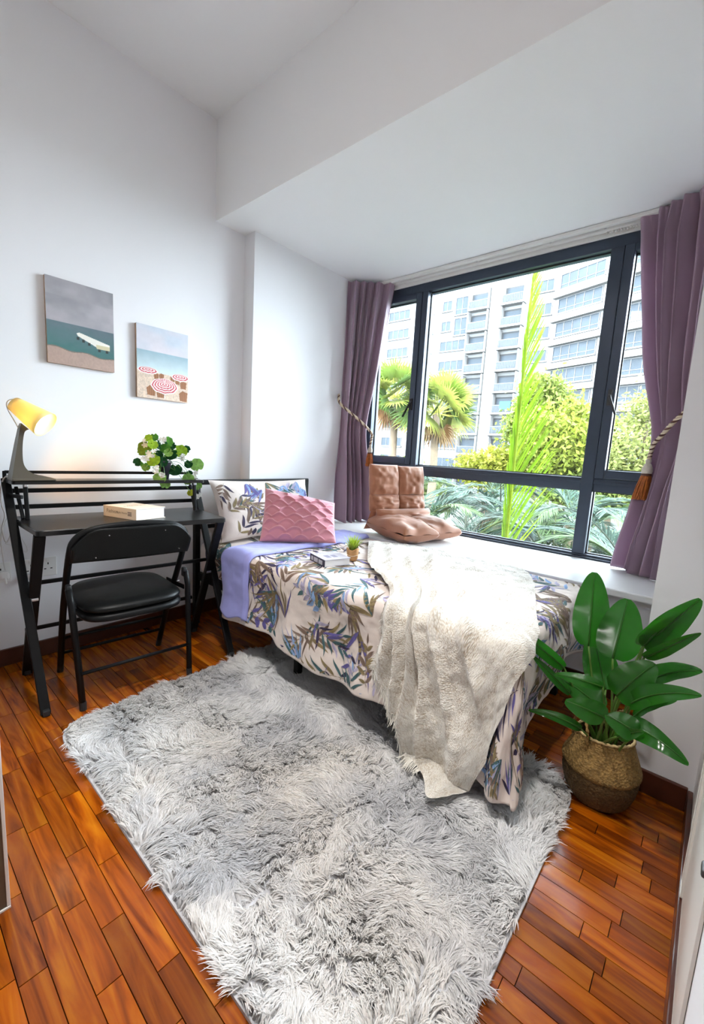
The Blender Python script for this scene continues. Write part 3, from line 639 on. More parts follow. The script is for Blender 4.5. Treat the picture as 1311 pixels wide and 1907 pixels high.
# ================================================================== folding desk
DA = math.radians(-5.6); DO = np.array([.437, 1.975]); dex = np.array([math.cos(DA), math.sin(DA)]); dey = np.array([-math.sin(DA), math.cos(DA)])
def D(x, y, z): p = DO+dex*x+dey*y; return np.array([p[0]-.098*y*(1-x/.80), p[1], z])
dx3 = np.array([*dex, 0]); dy3 = np.array([*dey, 0]); dz3 = np.array([0, 0, 1.])
desk = root('desk', D(.4, .2, 0), 'black folding desk with crossed legs and a raised rear shelf', 'desk')
DW, DD, DT = .80, .415, .745
def dbox(name, x0, x1, y0, y1, z0, z1, m, r=.004, par=None, seg=2):
    return put(name, *obox(D((x0+x1)/2, (y0+y1)/2, (z0+z1)/2), dx3*(x1-x0)/2, dy3*(y1-y0)/2, dz3*(z1-z0)/2, r, seg), m, par or desk)
def slab(name, x0, x1, y0, y1, z0, z1, rad, m):   # board with rounded plan corners
    P = []
    for cx, cy, a0 in ((x1-rad, y1-rad, 0), (x0+rad, y1-rad, 90), (x0+rad, y0+rad, 180), (x1-rad, y0+rad, 270)):
        for k in range(6): a = math.radians(a0+18*k); P.append((cx+rad*math.cos(a), cy+rad*math.sin(a)))
    n = len(P); e = .003
    V = [D(*p, z0) for p in P]+[D(*p, z1-e) for p in P]+[D((x0+x1)/2+(p[0]-(x0+x1)/2)*(1-2*e/(x1-x0)), (y0+y1)/2+(p[1]-(y0+y1)/2)*(1-2*e/(y1-y0)), z1) for p in P]
    F = [list(range(n))[::-1], [2*n+i for i in range(n)]]+[[k*n+i, k*n+(i+1) % n, (k+1)*n+(i+1) % n, (k+1)*n+i] for k in (0, 1) for i in range(n)]
    return put(name, V, F, m, desk)
slab('desktop', 0, DW, 0, DD, DT-.022, DT, .022, 'desk_top')
def dbar(name, a, b, w_, h_, m='black_metal', up=(0, 0, 1)): return put(name, *bar(D(*a), D(*b), w_, h_, up, .003), m, desk)
for lx, sx in ((-.010, 1), (DW+.008, -1)):
    dbar('long_leg', (lx, -.055, .004), (lx, DD+.01, .915), .022, .034, up=dx3)
    dbar('short_leg', (lx+sx*.027, DD-.05, .004), (lx+sx*.027, .035, DT-.024), .022, .040, up=dx3)
    dbar('shelf_strut', (lx+sx*.045, .30, DT-.002), (lx+sx*.045, .315, .898), .016, .016, up=dx3)
    dbar('shelf_strut', (lx+sx*.035, DD-.09, DT), (lx+sx*.030, DD-.01, .88), .014, .014, up=dx3)
    dbar('side_link', (lx+sx*.03, .30, .845), (lx, DD-.02, .845), .012, .016)
    put('bolt', *obox(D(lx+sx*.045, .304, .896), dx3*.008, dy3*.004, dz3*.008, .003), 'steel', desk)
    put('pivot_bolt', *tube([D(lx-sx*.012, .163, .42), D(lx+sx*.04, .163, .42)], .008, 8), 'steel', desk)
    put('foot_cap', *obox(D(lx, -.056, .014), dx3*.012, dy3*.019, dz3*.012, .003), 'rubber', desk)
    put('foot_cap', *obox(D(lx+sx*.027, DD-.049, .014), dx3*.012, dy3*.022, dz3*.012, .003), 'rubber', desk)
slab('shelf', -.012, DW+.012, .295, DD+.005, .900, .916, .012, 'desk_top')
dbar('guard_rail', (-.012, DD+.012, .945), (DW+.012, DD+.012, .945), .012, .014)
for lx in (-.012, DW+.012): dbar('guard_post', (lx, DD+.012, .900), (lx, DD+.012, .950), .014, .014, up=dx3)
dbar('back_rail', (0, DD-.005, .862), (DW, DD-.005, .862), .014, .020); dbar('back_rail', (0, DD-.02, .790), (DW, DD-.02, .790), .014, .020)
dbar('stretcher', (.02, DD-.035, .21), (DW-.02, DD-.035, .21), .014, .018); dbar('stretcher', (0, .24, .47), (DW, .24, .47), .014, .018)
# ================================================================== folding chair
CO = np.array([.777, 2.028]); ca = math.radians(-4.6); cex = np.array([math.cos(ca), math.sin(ca)]); cey = np.array([-math.sin(ca), math.cos(ca)])
def K(x, y, z): p = CO+cex*x+cey*y; return np.array([p[0], p[1], z])
ch = root('folding_chair', K(0, 0, 0), 'black folding chair with padded vinyl seat drawn up to the desk', 'chair')
hw = .228
fr = [K(-hw, .212, .006), K(-hw-.008, .07, .30), K(-hw-.015, -.06, .50), K(-hw-.018, -.17, .66), K(-hw-.008, -.195, .715), K(-hw+.03, -.205, .750), K(-hw+.09, -.208, .765), K(-.02, -.21, .772), K(hw-.125, -.208, .764), K(hw-.065, -.205, .748), K(hw-.027, -.195, .712), K(hw-.018, -.17, .66), K(hw-.006, -.06, .50), K(hw, .07, .30), K(hw, .212, .006)]
put('back_frame', *tube(spline(fr, 90), .0135, 10), 'black_metal', ch, smooth=True)
for s_, foot in ((-1, (-.222, -.188)), (1, (.226, -.190))):
    put('rear_leg', *tube([K(s_*(hw+.012)-.006, -.125, .505), K(s_*(hw+.012), -.135, .44), K(*foot, .006)], .0128, 10), 'black_metal', ch, smooth=True)
    put('pivot_cap', *obox(K(s_*(hw+.010)-.006, -.115, .50), [*(cex*.010), 0], [*(cey*.016), 0], (0, 0, .022), .006), 'rubber', ch)
    put('foot_tip', *tube([K(*foot, 0), K(foot[0], foot[1]+.003, .035)], .0135, 10), 'rubber', ch)
    put('foot_tip', *tube([K(s_*hw, .214, 0), K(s_*hw, .198, .035)], .0135, 10), 'rubber', ch)
    put('rivet', *tube([K(s_*(hw+.024), -.01, .425), K(s_*(hw+.005), -.01, .425)], .006, 8), 'steel', ch)
    put('seat_bracket', *bar(K(s_*(hw-.004), -.13, .43), K(s_*(hw-.004), .08, .415), .006, .022, (0, 0, 1), .002), 'black_metal', ch)
put('rear_crossbar', *tube([K(-.222, -.178, .155), K(.226, -.180, .155)], .0075, 8), 'black_metal', ch, smooth=True)
put('front_crossbar', *tube([K(-.228, .16, .115), K(.228, .16, .115)], .0075, 8), 'black_metal', ch, smooth=True)
put('front_crossbar', *tube([K(-.23, .125, .20), K(.23, .125, .20)], .0075, 8), 'black_metal', ch, smooth=True)
# backrest panel: curved sheet filling the top of the loop
nu, nv = 40, 16; u, v = np.meshgrid(np.linspace(-1, 1, nu), np.linspace(0, 1, nv), indexing='ij')
ztop = .764-.075*np.clip((np.abs(u)-.55)/.45, 0, 1)**2.2; zbot = .625-.004*u
zz = zbot*(1-v)+ztop*v; xx = -.012+u*(hw+.006-.012*(v < .5)*0); yy = -.165-.045*v-.020*(1-u*u)-.006*np.sin(PI*v)
CP = np.stack([CO[0]+cex[0]*xx+cey[0]*yy, CO[1]+cex[1]*xx+cey[1]*yy, zz], -1).reshape(-1, 3)
b_ = put('backrest', CP, grid_faces(nu, nv), 'black_vinyl', ch, smooth=True); modf(b_, 'SOLIDIFY', thickness=.018, offset=0)
for x_, z_ in ((-.12, .735), (.10, .737), (-.17, .65), (.16, .648)):
    put('backrest_screw', *tube([K(x_, -.232, z_), K(x_, -.222, z_)], .0022, 8), 'steel', ch)
def pad(cx, cy, hx, hy, z0, z1, n=4.0, tap=.06):
    """padded seat: superellipse plan, crowned top"""
    th = np.linspace(0, 2*PI, 64, endpoint=False); c, s = np.cos(th), np.sin(th); ex = np.sign(c)*np.abs(c)**(2/n); ey = np.sign(s)*np.abs(s)**(2/n)
    V = []; rings = [(.90, z0), (.985, z0+.006), (1.0, z0+.018), (.985, z1-.012), (.93, z1-.003), (.70, z1+.003), (.35, z1+.006), (.02, z1+.007)]
    for k, z in rings: V += [K(cx+ex[i]*hx*k*(1-tap*ey[i]*0+tap*(-ey[i])*.5), cy+ey[i]*hy*k, z+.006*ey[i]*k) for i in range(64)]
    F = [[r*64+i, r*64+(i+1) % 64, (r+1)*64+(i+1) % 64, (r+1)*64+i] for r in range(len(rings)-1) for i in range(64)]+[list(range(64))[::-1], [(len(rings)-1)*64+i for i in range(64)]]
    return V, F
put('seat_cushion', *pad(0, .0, .208, .212, .404, .440), 'black_vinyl', ch, smooth=True)
put('seat_pan', *pad(0, .0, .211, .214, .366, .404), 'black_metal', ch, smooth=True)
# ================================================================== desk lamp on the shelf
lb = np.array([.50, 2.305, .9165])
lamp = root('desk_lamp', lb, 'lit desk lamp with yellow cone shade and taupe curved stand on the desk shelf', 'lamp')
prof = spline([(.580, .925), (.545, .934), (.505, .944), (.480, .962), (.468, .995), (.468, 1.05), (.474, 1.10), (.482, 1.128), (.497, 1.138)], 40)
outer = spline([(.423, .917), (.430, .955), (.440, 1.01), (.451, 1.07), (.460, 1.115), (.466, 1.145), (.472, 1.162)], 40)
hd = np.linspace(.052, .020, 40)
V = []
for i in range(40):
    o_, n_ = outer[i], prof[i]
    for q, yy in ((o_, -hd[i]*.8), (n_, -hd[i]), (n_, hd[i]), (o_, hd[i]*.8)): V.append((q[0], lb[1]+yy, q[1]))
F = [[i*4+j, i*4+(j+1) % 4, (i+1)*4+(j+1) % 4, (i+1)*4+j] for i in range(39) for j in range(4)]+[[0, 1, 2, 3][::-1], [156, 157, 158, 159]]
st = put('stand', V, F, 'lamp_taupe', lamp); modf(st, 'BEVEL', width=.003, segments=2)
fc = [(prof[i][0]+.0012, lb[1]+s_*hd[i]*.72, prof[i][1]+.0012) for i in range(4, 36) for s_ in (-1, 1)]
put('stand_inlay', fc, [[2*i, 2*i+1, 2*i+3, 2*i+2] for i in range(31)], 'lamp_taupe_light', lamp)
put('base_plate', *rbox(.423, .582, lb[1]-.055, lb[1]+.055, .9165, .926, .004), 'lamp_taupe', lamp)
sa = np.array([.463, lb[1]+.045, 1.243]); sb_ = np.array([.552, lb[1]-.045, 1.162]); ax = unit(sb_-sa); ux = unit(np.cross(ax, (0, 0, 1))); vx = np.cross(ux, ax); LL = np.linalg.norm(sb_-sa)
def cone(r0, r1, a0, a1, n=40, m=8):
    V = []
    for k in np.linspace(0, 1, m):
        c = sa+ax*(a0+(a1-a0)*k); r = r0+(r1-r0)*k
        V += [c+r*(math.cos(t)*ux+math.sin(t)*vx) for t in np.arange(n)*2*PI/n]
    return V, [[i*n+j, i*n+(j+1) % n, (i+1)*n+(j+1) % n, (i+1)*n+j] for i in range(m-1) for j in range(n)]
shd = put('lamp_shade', *cone(.031, .058, 0, LL), 'lamp_shade', lamp, smooth=True); modf(shd, 'SOLIDIFY', thickness=.0015)
V, F = cone(.005, .031, -.008, 0, 40, 4); put('shade_cap', V, F, 'lamp_shade', shd, smooth=True)
mb = MB()
for i in range(9):
    for j in range(7):
        t = math.radians(200+j*9); a = .035+i*.007; r = (.031+(.058-.031)*a/LL)+.0004; c = sa+ax*a+r*(math.cos(t)*ux+math.sin(t)*vx)
        nn = unit(math.cos(t)*ux+math.sin(t)*vx); tt_ = np.cross(nn, ax); mb.add([c+ax*.001*p+tt_*.0008*q for p, q in ((-1, -1), (1, -1), (1, 1), (-1, 1))], [[0, 1, 2, 3]])
put('shade_perforation', *mb.arr(), 'lamp_taupe', shd)
bc = sa+ax*(LL-.035); V, F = lathe([(.002, -.026), (.02, -.018), (.026, 0), (.022, .016), (.012, .03), (.011, .045)], 16)
V = bc+V[:, :1]*ux+V[:, 1:2]*vx-V[:, 2:]*ax
put('bulb', V, F, 'bulb', lamp, smooth=True)
ld = bpy.data.lights.new('bulb_light', 'SPOT'); ld.energy = 2.0; ld.color = (1, .50, .10); ld.shadow_soft_size = .03; ld.spot_size = math.radians(128); ld.spot_blend = .75
lo = bpy.data.objects.new('bulb_light', ld); COL.objects.link(lo); lo.location = sa+ax*(LL+.004); lo.rotation_euler = Vector((.72, .22, -.62)).to_track_quat('-Z', 'Y').to_euler()
put('wire_loop', *tube(spline([sa+np.array([.02, -.02, .012]), sa+np.array([-.012, -.015, .018]), sa+np.array([-.028, -.01, .0]), sa+np.array([-.024, -.01, -.03]), sa+np.array([-.008, -.01, -.065]), np.array([.464, lb[1], 1.14])], 24), .0022, 6), 'cord_white', lamp, smooth=True)
cp = [at(16, 884, 1, 2.36), at(6, 893, 1, 2.37), at(1, 912, 1, 2.43), at(3, 940, 1, 2.45), at(9, 960, 1, 2.46), at(4, 985, 1, 2.47), at(12, 1010, 1, 2.475), at(22, 985, 1, 2.475), at(14, 965, 1, 2.475), at(2, 1000, 1, 2.475), at(6, 1040, 1, 2.475), at(10, 1062, 1, 2.47)]
put('power_cord', *tube(spline(cp, 90), .003, 6), 'cord_white', lamp, smooth=True)
cord2 = [at(25, 975, 1, 2.485), at(32, 990, 1, 2.485), at(42, 1005, 1, 2.485), at(50, 1020, 1, 2.487), at(48, 1028, 1, 2.487), at(30, 1018, 1, 2.487), at(10, 1012, 1, 2.487)]
put('charging_cable', *tube(spline(cord2, 50), .0015, 5), 'cord_white', smooth=True, label='thin white cable looping on the wall above the sockets', cat='cable')
# ================================================================== sockets
def plate(label, x0, x1, z0, z1, holes):
    r = root('wall_socket', ((x0+x1)/2, YA, z0), label, 'socket')
    put('faceplate', *rbox(x0, x1, YA-.010, YA, z0, z1, .003), 'white_plastic', r)
    for cx in holes:
        for ax_, az, w_, h_ in ((0, .018, .005, .010), (-.013, -.008, .009, .005), (.013, -.008, .009, .005)):
            put('pin_slot', *box(cx+ax_-w_/2, cx+ax_+w_/2, YA-.0105, YA-.0095, z0+.046+az-h_/2, z0+.046+az+h_/2), 'rubber', r)
        put('rocker_switch', *rbox(cx-.008, cx+.008, YA-.014, YA-.0095, z0+.074, z0+.088, .002), 'white_plastic', r)
    return r
plate('white double wall socket low on the wall behind the desk leg', .482, .629, .416, .512, (.521, .592))
plate('white single wall socket at the far left edge with a plug in it', .350, .444, .416, .512, (.405,))
pg = root('plug', (.414, YA-.02, .44), 'cream plug pushed into the far left wall socket', 'plug')
put('plug_body', *rbox(.396, .432, YA-.045, YA-.0106, .435, .470, .008), 'white_plastic', pg); put('plug_neck', *tube([(.414, YA-.045, .445), (.414, YA-.06, .42)], .005, 8), 'cord_white', pg)
pg = root('plug', (.52, YA-.02, .44), 'cream plug in the double socket half hidden by the desk leg', 'plug')
put('plug_body', *rbox(.500, .536, YA-.040, YA-.0106, .420, .445, .008), 'white_plastic', pg); put('plug_neck', *tube([(.518, YA-.04, .43), (.518, YA-.055, .41)], .005, 8), 'cord_white', pg)
# ================================================================== canvases
def canvas(label, x0, x1, z0, z1, img):
    r = root('canvas_picture', ((x0+x1)/2, YA-.001, z0), label, 'picture')
    put('stretcher_box', *rbox(x0, x1, YA-.021, YA-.001, z0, z1, .002), 'canvas_edge', r)
    nu, nv = 150, 200; u, v = np.meshgrid(np.linspace(0, 1, nu), np.linspace(0, 1, nv), indexing='ij')
    c = img(u, v); P = np.stack([x0+u*(x1-x0), np.full_like(u, YA-.0214), z0+v*(z1-z0)], -1)
    put('printed_front', P.reshape(-1, 3), grid_faces(nu, nv), 'print_flat', r, cols=c.reshape(-1, 3))
def S3(*c): return np.array(srgb(*c))
def mixc(a, b, k): return a*(1-k[..., None])+b*k[..., None]
def inpoly(u, v, poly):
    ins = np.zeros(u.shape, bool); n = len(poly)
    for i in range(n):
        (xa, ya), (xb, yb) = poly[i], poly[(i+1) % n]
        cond = ((ya > v) != (yb > v)) & (u < (xb-xa)*(v-ya)/(yb-ya+1e-12)+xa); ins ^= cond
    return ins
def img_pier(u, v):
    cl = .5+.5*(vn(u*1.0, v*2.2, .35, 51)*.7+vn(u, v*2, .12, 52)*.3)
    sky = mixc(S3(182, 176, 182), S3(128, 130, 134), np.clip(cl*.7+(v-.62)*.55+.35*(u-.5)*(v > .8), 0, 1))
    sea = mixc(S3(70, 118, 116), S3(104, 122, 130), np.clip((v-.18)/.32+.12*vn(u*3, v*9, .3, 53), 0, 1)); sea = sea*(1-.18*u[..., None])
    sand = S3(178, 152, 140)*(1+.06*vn(u, v, .02, 54))[..., None]
    c = np.where((v > .50)[..., None], sky, sea); shore = .20-.05*u+.012*np.sin(u*14); c = np.where((v < shore)[..., None], sand, c)
    c = np.where((np.abs(v-shore) < .006)[..., None], S3(120, 112, 104), c)
    c = np.where(inpoly(u, v, [(.42, .405), (.46, .42), (.93, .335), (.93, .27), (.71, .285), (.44, .375)])[..., None], S3(236, 232, 222), c)
    c = np.where(inpoly(u, v, [(.71, .315), (.93, .315), (.93, .262), (.72, .262)])[..., None], S3(206, 196, 160), c)
    for a, b in ((.44, .345), (.52, .325), (.61, .300), (.76, .245), (.88, .245)): c = np.where(((np.abs(u-a) < .02) & (np.abs(v-b) < .018))[..., None], S3(48, 54, 52), c)
    return c
def img_beach(u, v):
    sky = mixc(S3(214, 206, 212), S3(196, 204, 216), np.clip(.5+.5*vn(u, v*2, .3, 61)+(v-.7), 0, 1))
    sea = mixc(S3(206, 220, 222), S3(150, 176, 188), np.clip((v-.37)/.28, 0, 1)); c = np.where((v > .66)[..., None], sky, sea)
    sand = S3(214, 190, 170)*(1+.16*vn(u, v, .012, 62)+.1*vn(u, v, .03, 63))[..., None]; c = np.where((v < .385-.03*u)[..., None], sand, c)
    def chair(c, cx, cy, w_, h_): 
        m = inpoly(u, v, [(cx-w_, cy+h_*.4), (cx-w_*.2, cy+h_), (cx+w_, cy+h_*.7), (cx+w_*.8, cy-h_), (cx-w_*.8, cy-h_*.9)]); return np.where(m[..., None], S3(150, 98, 62)*(1+.2*np.sin(u*160))[..., None], c)
    for q in ((.36, .325, .05, .045), (.46, .335, .05, .04), (.68, .325, .05, .045), (.78, .30, .05, .05), (.90, .255, .07, .06), (.26, .115, .09, .075), (.44, .075, .08, .05), (.90, .09, .09, .08)): c = chair(c, *q)
    def umb(c, cx, cy, rx, ry, rings, lift):
        th = np.arctan2((v-cy)/ry, (u-cx)/rx); sc = 1-.05*np.abs(np.sin(th*4)); rr = np.hypot((u-cx)/rx, (v-cy-lift*ry*np.clip(1-np.hypot((u-cx)/rx, (v-cy)/ry), 0, 1))/ry)/sc
        st = np.where((np.floor(rr*rings) % 2 == 0)[..., None], S3(238, 226, 224), S3(196, 66, 78)); return np.where((rr < 1)[..., None], st, c)
    c = umb(c, .20, .385, .20, .050, 7, .5); c = umb(c, .84, .355, .19, .055, 7, .5)
    c = np.where(((np.abs(u-.52) < .007) & (v > .02) & (v < .12))[..., None], S3(230, 222, 214), c)
    return umb(c, .52, .195, .275, .115, 11, .35)
canvas('larger left canvas print of a white jetty on a grey green sea', .625, .919, 1.462, 1.854, img_pier)
canvas('lower right canvas print of red striped beach umbrellas on sand', 1.033, 1.328, 1.355, 1.745, img_beach)
# ================================================================== books
def text_mesh(txt, size):
    cu = bpy.data.curves.new('lettering', 'FONT'); cu.body = txt; cu.size = size; cu.align_x = 'CENTER'; cu.align_y = 'CENTER'; cu.resolution_u = 3
    o = bpy.data.objects.new('lettering', cu); COL.objects.link(o); dg = bpy.context.evaluated_depsgraph_get(); me = bpy.data.meshes.new_from_object(o.evaluated_get(dg))
    V = np.array([v.co[:] for v in me.vertices]); F = [list(p.vertices) for p in me.polygons]; bpy.data.objects.remove(o); bpy.data.curves.remove(cu); bpy.data.meshes.remove(me); return V, F
def book(label, c0, sd, wd, L, W, H, z, cov, spine):
    """c0: lower corner between spine and foot; sd along spine, wd across the cover"""
    sd, wd = np.array([*unit(sd), 0]), np.array([*unit(wd), 0]); c0 = np.array([c0[0], c0[1], z]); up = np.array([0, 0, 1.])
    r = root('book', c0+sd*L/2+wd*W/2, label, 'book'); t = .0028
    B = lambda name, s0, s1, w0, w1, h0, h1, m, rr=.0008: put(name, *obox(c0+sd*(s0+s1)/2+wd*(w0+w1)/2+up*(h0+h1)/2, sd*(s1-s0)/2, wd*(w1-w0)/2, up*(h1-h0)/2, rr, 1), m, r)
    B('cover_board', 0, L, 0, W, 0, t, cov); B('cover_board', 0, L, 0, W, H-t, H, cov); B('spine', 0, L, -.002, .0025, 0, H, spine); B('page_block', .003, L-.003, .003, W-.005, t, H-t, 'paper')
    def text(txt, size, on, s_, w_, m):
        V, F = text_mesh(txt, size)
        if on == 'spine': P = c0+sd*s_-wd*.0024-sd*V[:, :1]+up*(H/2+w_+V[:, 1:2])
        else: P = c0+up*(H+.0003)+sd*s_+wd*w_+(wd*V[:, :1] if on == 'top' else -sd*V[:, :1])+(sd*V[:, 1:2] if on == 'top' else wd*V[:, 1:2])
        put('lettering', P, F, m, r)
    def patch(on, s0, s1, a0, a1, m):
        if on == 'spine': P = [c0+sd*s-wd*.0023+up*a for s, a in ((s0, a0), (s1, a0), (s1, a1), (s0, a1))]
        else: P = [c0+sd*s+wd*a+up*(H+.0003) for s, a in ((s0, a0), (s1, a0), (s1, a1), (s0, a1))]
        put('cover_print', P, [[0, 1, 2, 3]], m, r)
    return text, patch
tx, pt_ = book('thick cream hardback lying on the desk in front of the shelf', (.834, 2.025), (-.066, .213), (.150, .027), .223, .152, .053, DT+.0006, 'cover_cream', 'cover_cream')
tx('Fashion', .026, 'spine', .160, .002, 'ink_soft'); tx('Style Home', .015, 'spine', .095, .001, 'ink_soft')
for k in range(3): pt_('spine', .030, .056, .017+k*.007, .0205+k*.007, 'ink_dark')
tx('FASHION', .026, 'top', .115, .078, 'ink_soft'); tx('style home', .012, 'top', .145, .085, 'ink_soft')
zd = ZT+.004
b0, b1, b2 = at(604, 1057, 2, zd), at(578, 1043, 2, zd), at(652, 1052, 2, zd); sdv = (b1-b0)[:2]; wdv = np.array([sdv[1], -sdv[0]])
tx, pt_ = book('thick grey hardback with a dark spine lying on the duvet', b0, sdv, wdv, .152, .150, .036, zd, 'cover_grey', 'spine_navy')
tx('D E S I G N', .021, 'top', .132, .07, 'ink_grey'); pt_('top', .035, .085, .035, .062, 'ink_grey'); pt_('top', .035, .080, .072, .098, 'ink_grey')
for a, b in ((.018, .058), (.066, .108), (.116, .138)): pt_('spine', a, b, .007, .029, 'cover_grey')
# ================================================================== small grass in kraft paper
gx = root('potted_grass', (1.665, 1.395, ZT+.003), 'small artificial grass in a kraft paper wrap on the bed', 'potted plant')
V, F = lathe([(0, 0), (.020, 0), (.027, .012), (.031, .05), (.034, .062), (.030, .064), (.027, .055), (0, .05)], 20, (1.665, 1.395, ZT+.003), lambda R, Z, T: (R*(1+.05*np.sin(T*5+Z*80)), Z+(Z > .055)*.006*np.sin(T*3)))
put('paper_wrap', V, F, 'kraft', gx, smooth=True)
put('twine', *tube([(1.665+.032*math.cos(t), 1.395+.032*math.sin(t), ZT+.033+.002*math.sin(3*t)) for t in np.linspace(0, 2*PI, 30)], .0012, 5), 'rope_cream', gx)
V_, F_, C_ = [], [], []; rnd = random.Random(9)
for i in range(150):
    a = rnd.uniform(0, 2*PI); q = math.sqrt(rnd.random())*.022; b = np.array([1.665+q*math.cos(a), 1.395+q*math.sin(a), ZT+.052]); l = rnd.uniform(.055, .10); o_ = rnd.uniform(.2, 1.0)*.05*(q/.022+.25)
    d = np.array([math.cos(a), math.sin(a), 0]); s_ = np.array([-d[1], d[0], 0])*.0022; n = len(V_)
    for k in (0, .4, .75, 1): 
        c = b+d*o_*k*k+np.array([0, 0, l*k*(1-.15*k)]); w_ = (1-.9*k*k); V_ += [c-s_*w_, c+s_*w_]; cc = mixc(np.array(srgb(30, 66, 24)), np.array(srgb(190, 214, 60)), np.array(min(1, k*rnd.uniform(.8, 1.2)))); C_ += [cc, cc]
    F_ += [[n+2*k, n+2*k+1, n+2*k+3, n+2*k+2] for k in range(3)]
put('grass_blades', V_, F_, 'grass_green', gx, cols=np.array(C_), kind='stuff')
# ================================================================== flowering plant on the shelf
def disc_leaf(c, r, n, col, rnd, lobes=7):
    """round scalloped leaf, slightly cupped, with a notch at the stalk"""
    n = unit(n); a = unit(np.cross(n, (0.2, .1, 1))); b = np.cross(n, a); V, C = [np.array(c)], [np.array(col)*1.25]; m = 28; rot = rnd.uniform(0, 6)
    for ring in (.5, 1.0):
        for k in range(m):
            t = 2*PI*k/m; q = r*1.22*ring*(1+.035*math.cos(lobes*t)*ring)*(1-.30*ring*math.exp(-((t-PI)/.22)**2)); u = t+rot
            V.append(c+q*(math.cos(u)*a+math.sin(u)*b)+n*(.16*r*ring**2*(1+.6*math.cos(lobes*t)*ring)-.05*r)); C.append(np.array(col)*(.85+.3*ring*(.5+.5*math.cos(lobes*t))))
    F = [[0, 1+k, 1+(k+1) % m] for k in range(m)]+[[1+k, 1+m+k, 1+m+(k+1) % m, 1+(k+1) % m] for k in range(m)]
    return V, F, np.array(C)
fp = root('potted_flower', (1.093, 2.315, .917), 'trailing green plant with white blossoms in a black pot on the desk shelf', 'potted plant')
pcn = (1.093, 2.315, .9165)
put('pot', *lathe([(0, 0), (.033, 0), (.046, .085), (.049, .088), (.049, .098), (.045, .098), (.043, .085), (0, .082)], 24, pcn), 'pot_black', fp, smooth=True)
rnd = random.Random(14); o7 = 7.712
LIME, MID, DRK, OLV, YEL, LGT = srgb(150, 186, 52), srgb(84, 140, 52), srgb(30, 74, 40), srgb(110, 130, 40), srgb(196, 200, 60), srgb(140, 184, 96)
for X, Y, r_, c_, yy in ((360, 200, 46, LIME, 2.34), (440, 190, 50, MID, 2.36), (320, 345, 88, OLV, 2.30), (255, 405, 42, OLV, 2.27), (200, 545, 48, DRK, 2.28), (330, 575, 66, MID, 2.26), (310, 630, 45, OLV, 2.25), (430, 515, 80, LIME, 2.24), (540, 290, 72, DRK, 2.30), (640, 250, 60, MID, 2.34), (700, 310, 48, DRK, 2.36), (600, 350, 62, MID, 2.28), (645, 410, 52, LGT, 2.26), (690, 440, 78, DRK, 2.30), (560, 540, 62, DRK, 2.27), (500, 440, 55, DRK, 2.28), (820, 390, 82, LIME, 2.30), (905, 360, 48, DRK, 2.34), (935, 575, 55, DRK, 2.31), (1055, 585, 85, LGT, 2.29), (745, 660, 82, DRK, 2.27), (930, 790, 76, LGT, 2.24), (945, 705, 40, DRK, 2.27), (1062, 885, 58, LGT, 2.25), (965, 985, 45, YEL, 2.24), (520, 770, 76, LGT, 2.235), (600, 860, 60, LGT, 2.23), (470, 650, 45, MID, 2.235), (420, 290, 60, LIME, 2.28), (380, 430, 60, MID, 2.27)):
    c = at(230+X/o7, 790+Y/o7, 1, yy); rr = r_/o7*c[1]/FPX*.98; n_ = unit(CAM-c)+np.array([rnd.uniform(-.5, .5), rnd.uniform(-.3, .3), rnd.uniform(0, .7)])
    V, F, C = disc_leaf(c, rr, n_, c_, rnd); put('leaf', V, F, 'leaf_tree', fp, cols=C, smooth=True)
    b = np.array([1.093+rnd.uniform(-.02, .02), 2.315, 1.0]); mid = (b+c)/2+np.array([0, -.01, .035])
    put('stalk', *tube(spline([b, mid, c-unit(n_)*.002], 8), .0014, 5), 'stem_green', fp)
for X, Y, yy in ((400, 425, 2.225), (310, 495, 2.235), (480, 615, 2.22), (440, 675, 2.22), (550, 712, 2.22), (1040, 730, 2.24), (1062, 1020, 2.235), (560, 230, 2.28), (850, 470, 2.28), (330, 265, 2.30)):
    for q in range(4):
        c = at(230+X/o7+rnd.uniform(-5, 5), 790+Y/o7+rnd.uniform(-5, 5), 1, yy); n_ = unit(CAM-c)+np.array([rnd.uniform(-.6, .6), 0, rnd.uniform(-.3, .6)]); n_ = unit(n_); a = unit(np.cross(n_, (0, 0, 1))); b = np.cross(n_, a); r_ = rnd.uniform(.011, .017); V = [c]; m = 10
        V += [c+r_*(.55+.45*abs(math.cos(2.5*t)))*(math.cos(t)*a+math.sin(t)*b)+n_*.003 for t in np.arange(20)*2*PI/20]
        put('blossom', V, [[0, 1+k, 1+(k+1) % 20] for k in range(20)], 'petal', fp)
# ================================================================== tan floor chair on the window ledge
wx = np.array([.935, -.353, 0]); fx = np.array([-.353, -.935, 0]); zu = np.array([0, 0, 1.])
fc0 = np.array([2.575, 1.785, ZS]); fch = root('floor_chair', fc0, 'tan padded legless floor chair folded upright on the window ledge', 'floor chair')
def pad4(name, x0, x1, z0, z1, f0, f1, th, seed, nu=40):
    """upright pad: x across, z height, f forward shift at bottom and top"""
    c = [fc0+wx*x0+fx*f0+zu*(z0), fc0+wx*x1+fx*f0+zu*z0, fc0+wx*x1+fx*f1+zu*z1, fc0+wx*x0+fx*f1+zu*z1]
    S, V, F = puffed(c, th, nu, nu, .015, lambda u, v: .0030*np.sin(u*16+seed+3*v)*(1-v)**2+.0035*np.sin(v*13+u*5+seed)*np.abs(2*u-1)**3, seed, .30); put(name, V, F, 'tan_cloth', fch, smooth=True)
pad4('back_pad', -.235, .005, .268, .490, .035, .0, .052, 1); pad4('back_pad', -.005, .235, .268, .485, .035, .0, .052, 2)
pad4('back_pad', -.240, .005, .160, .278, .055, .035, .050, 3); pad4('back_pad', -.005, .235, .160, .276, .055, .035, .050, 4)
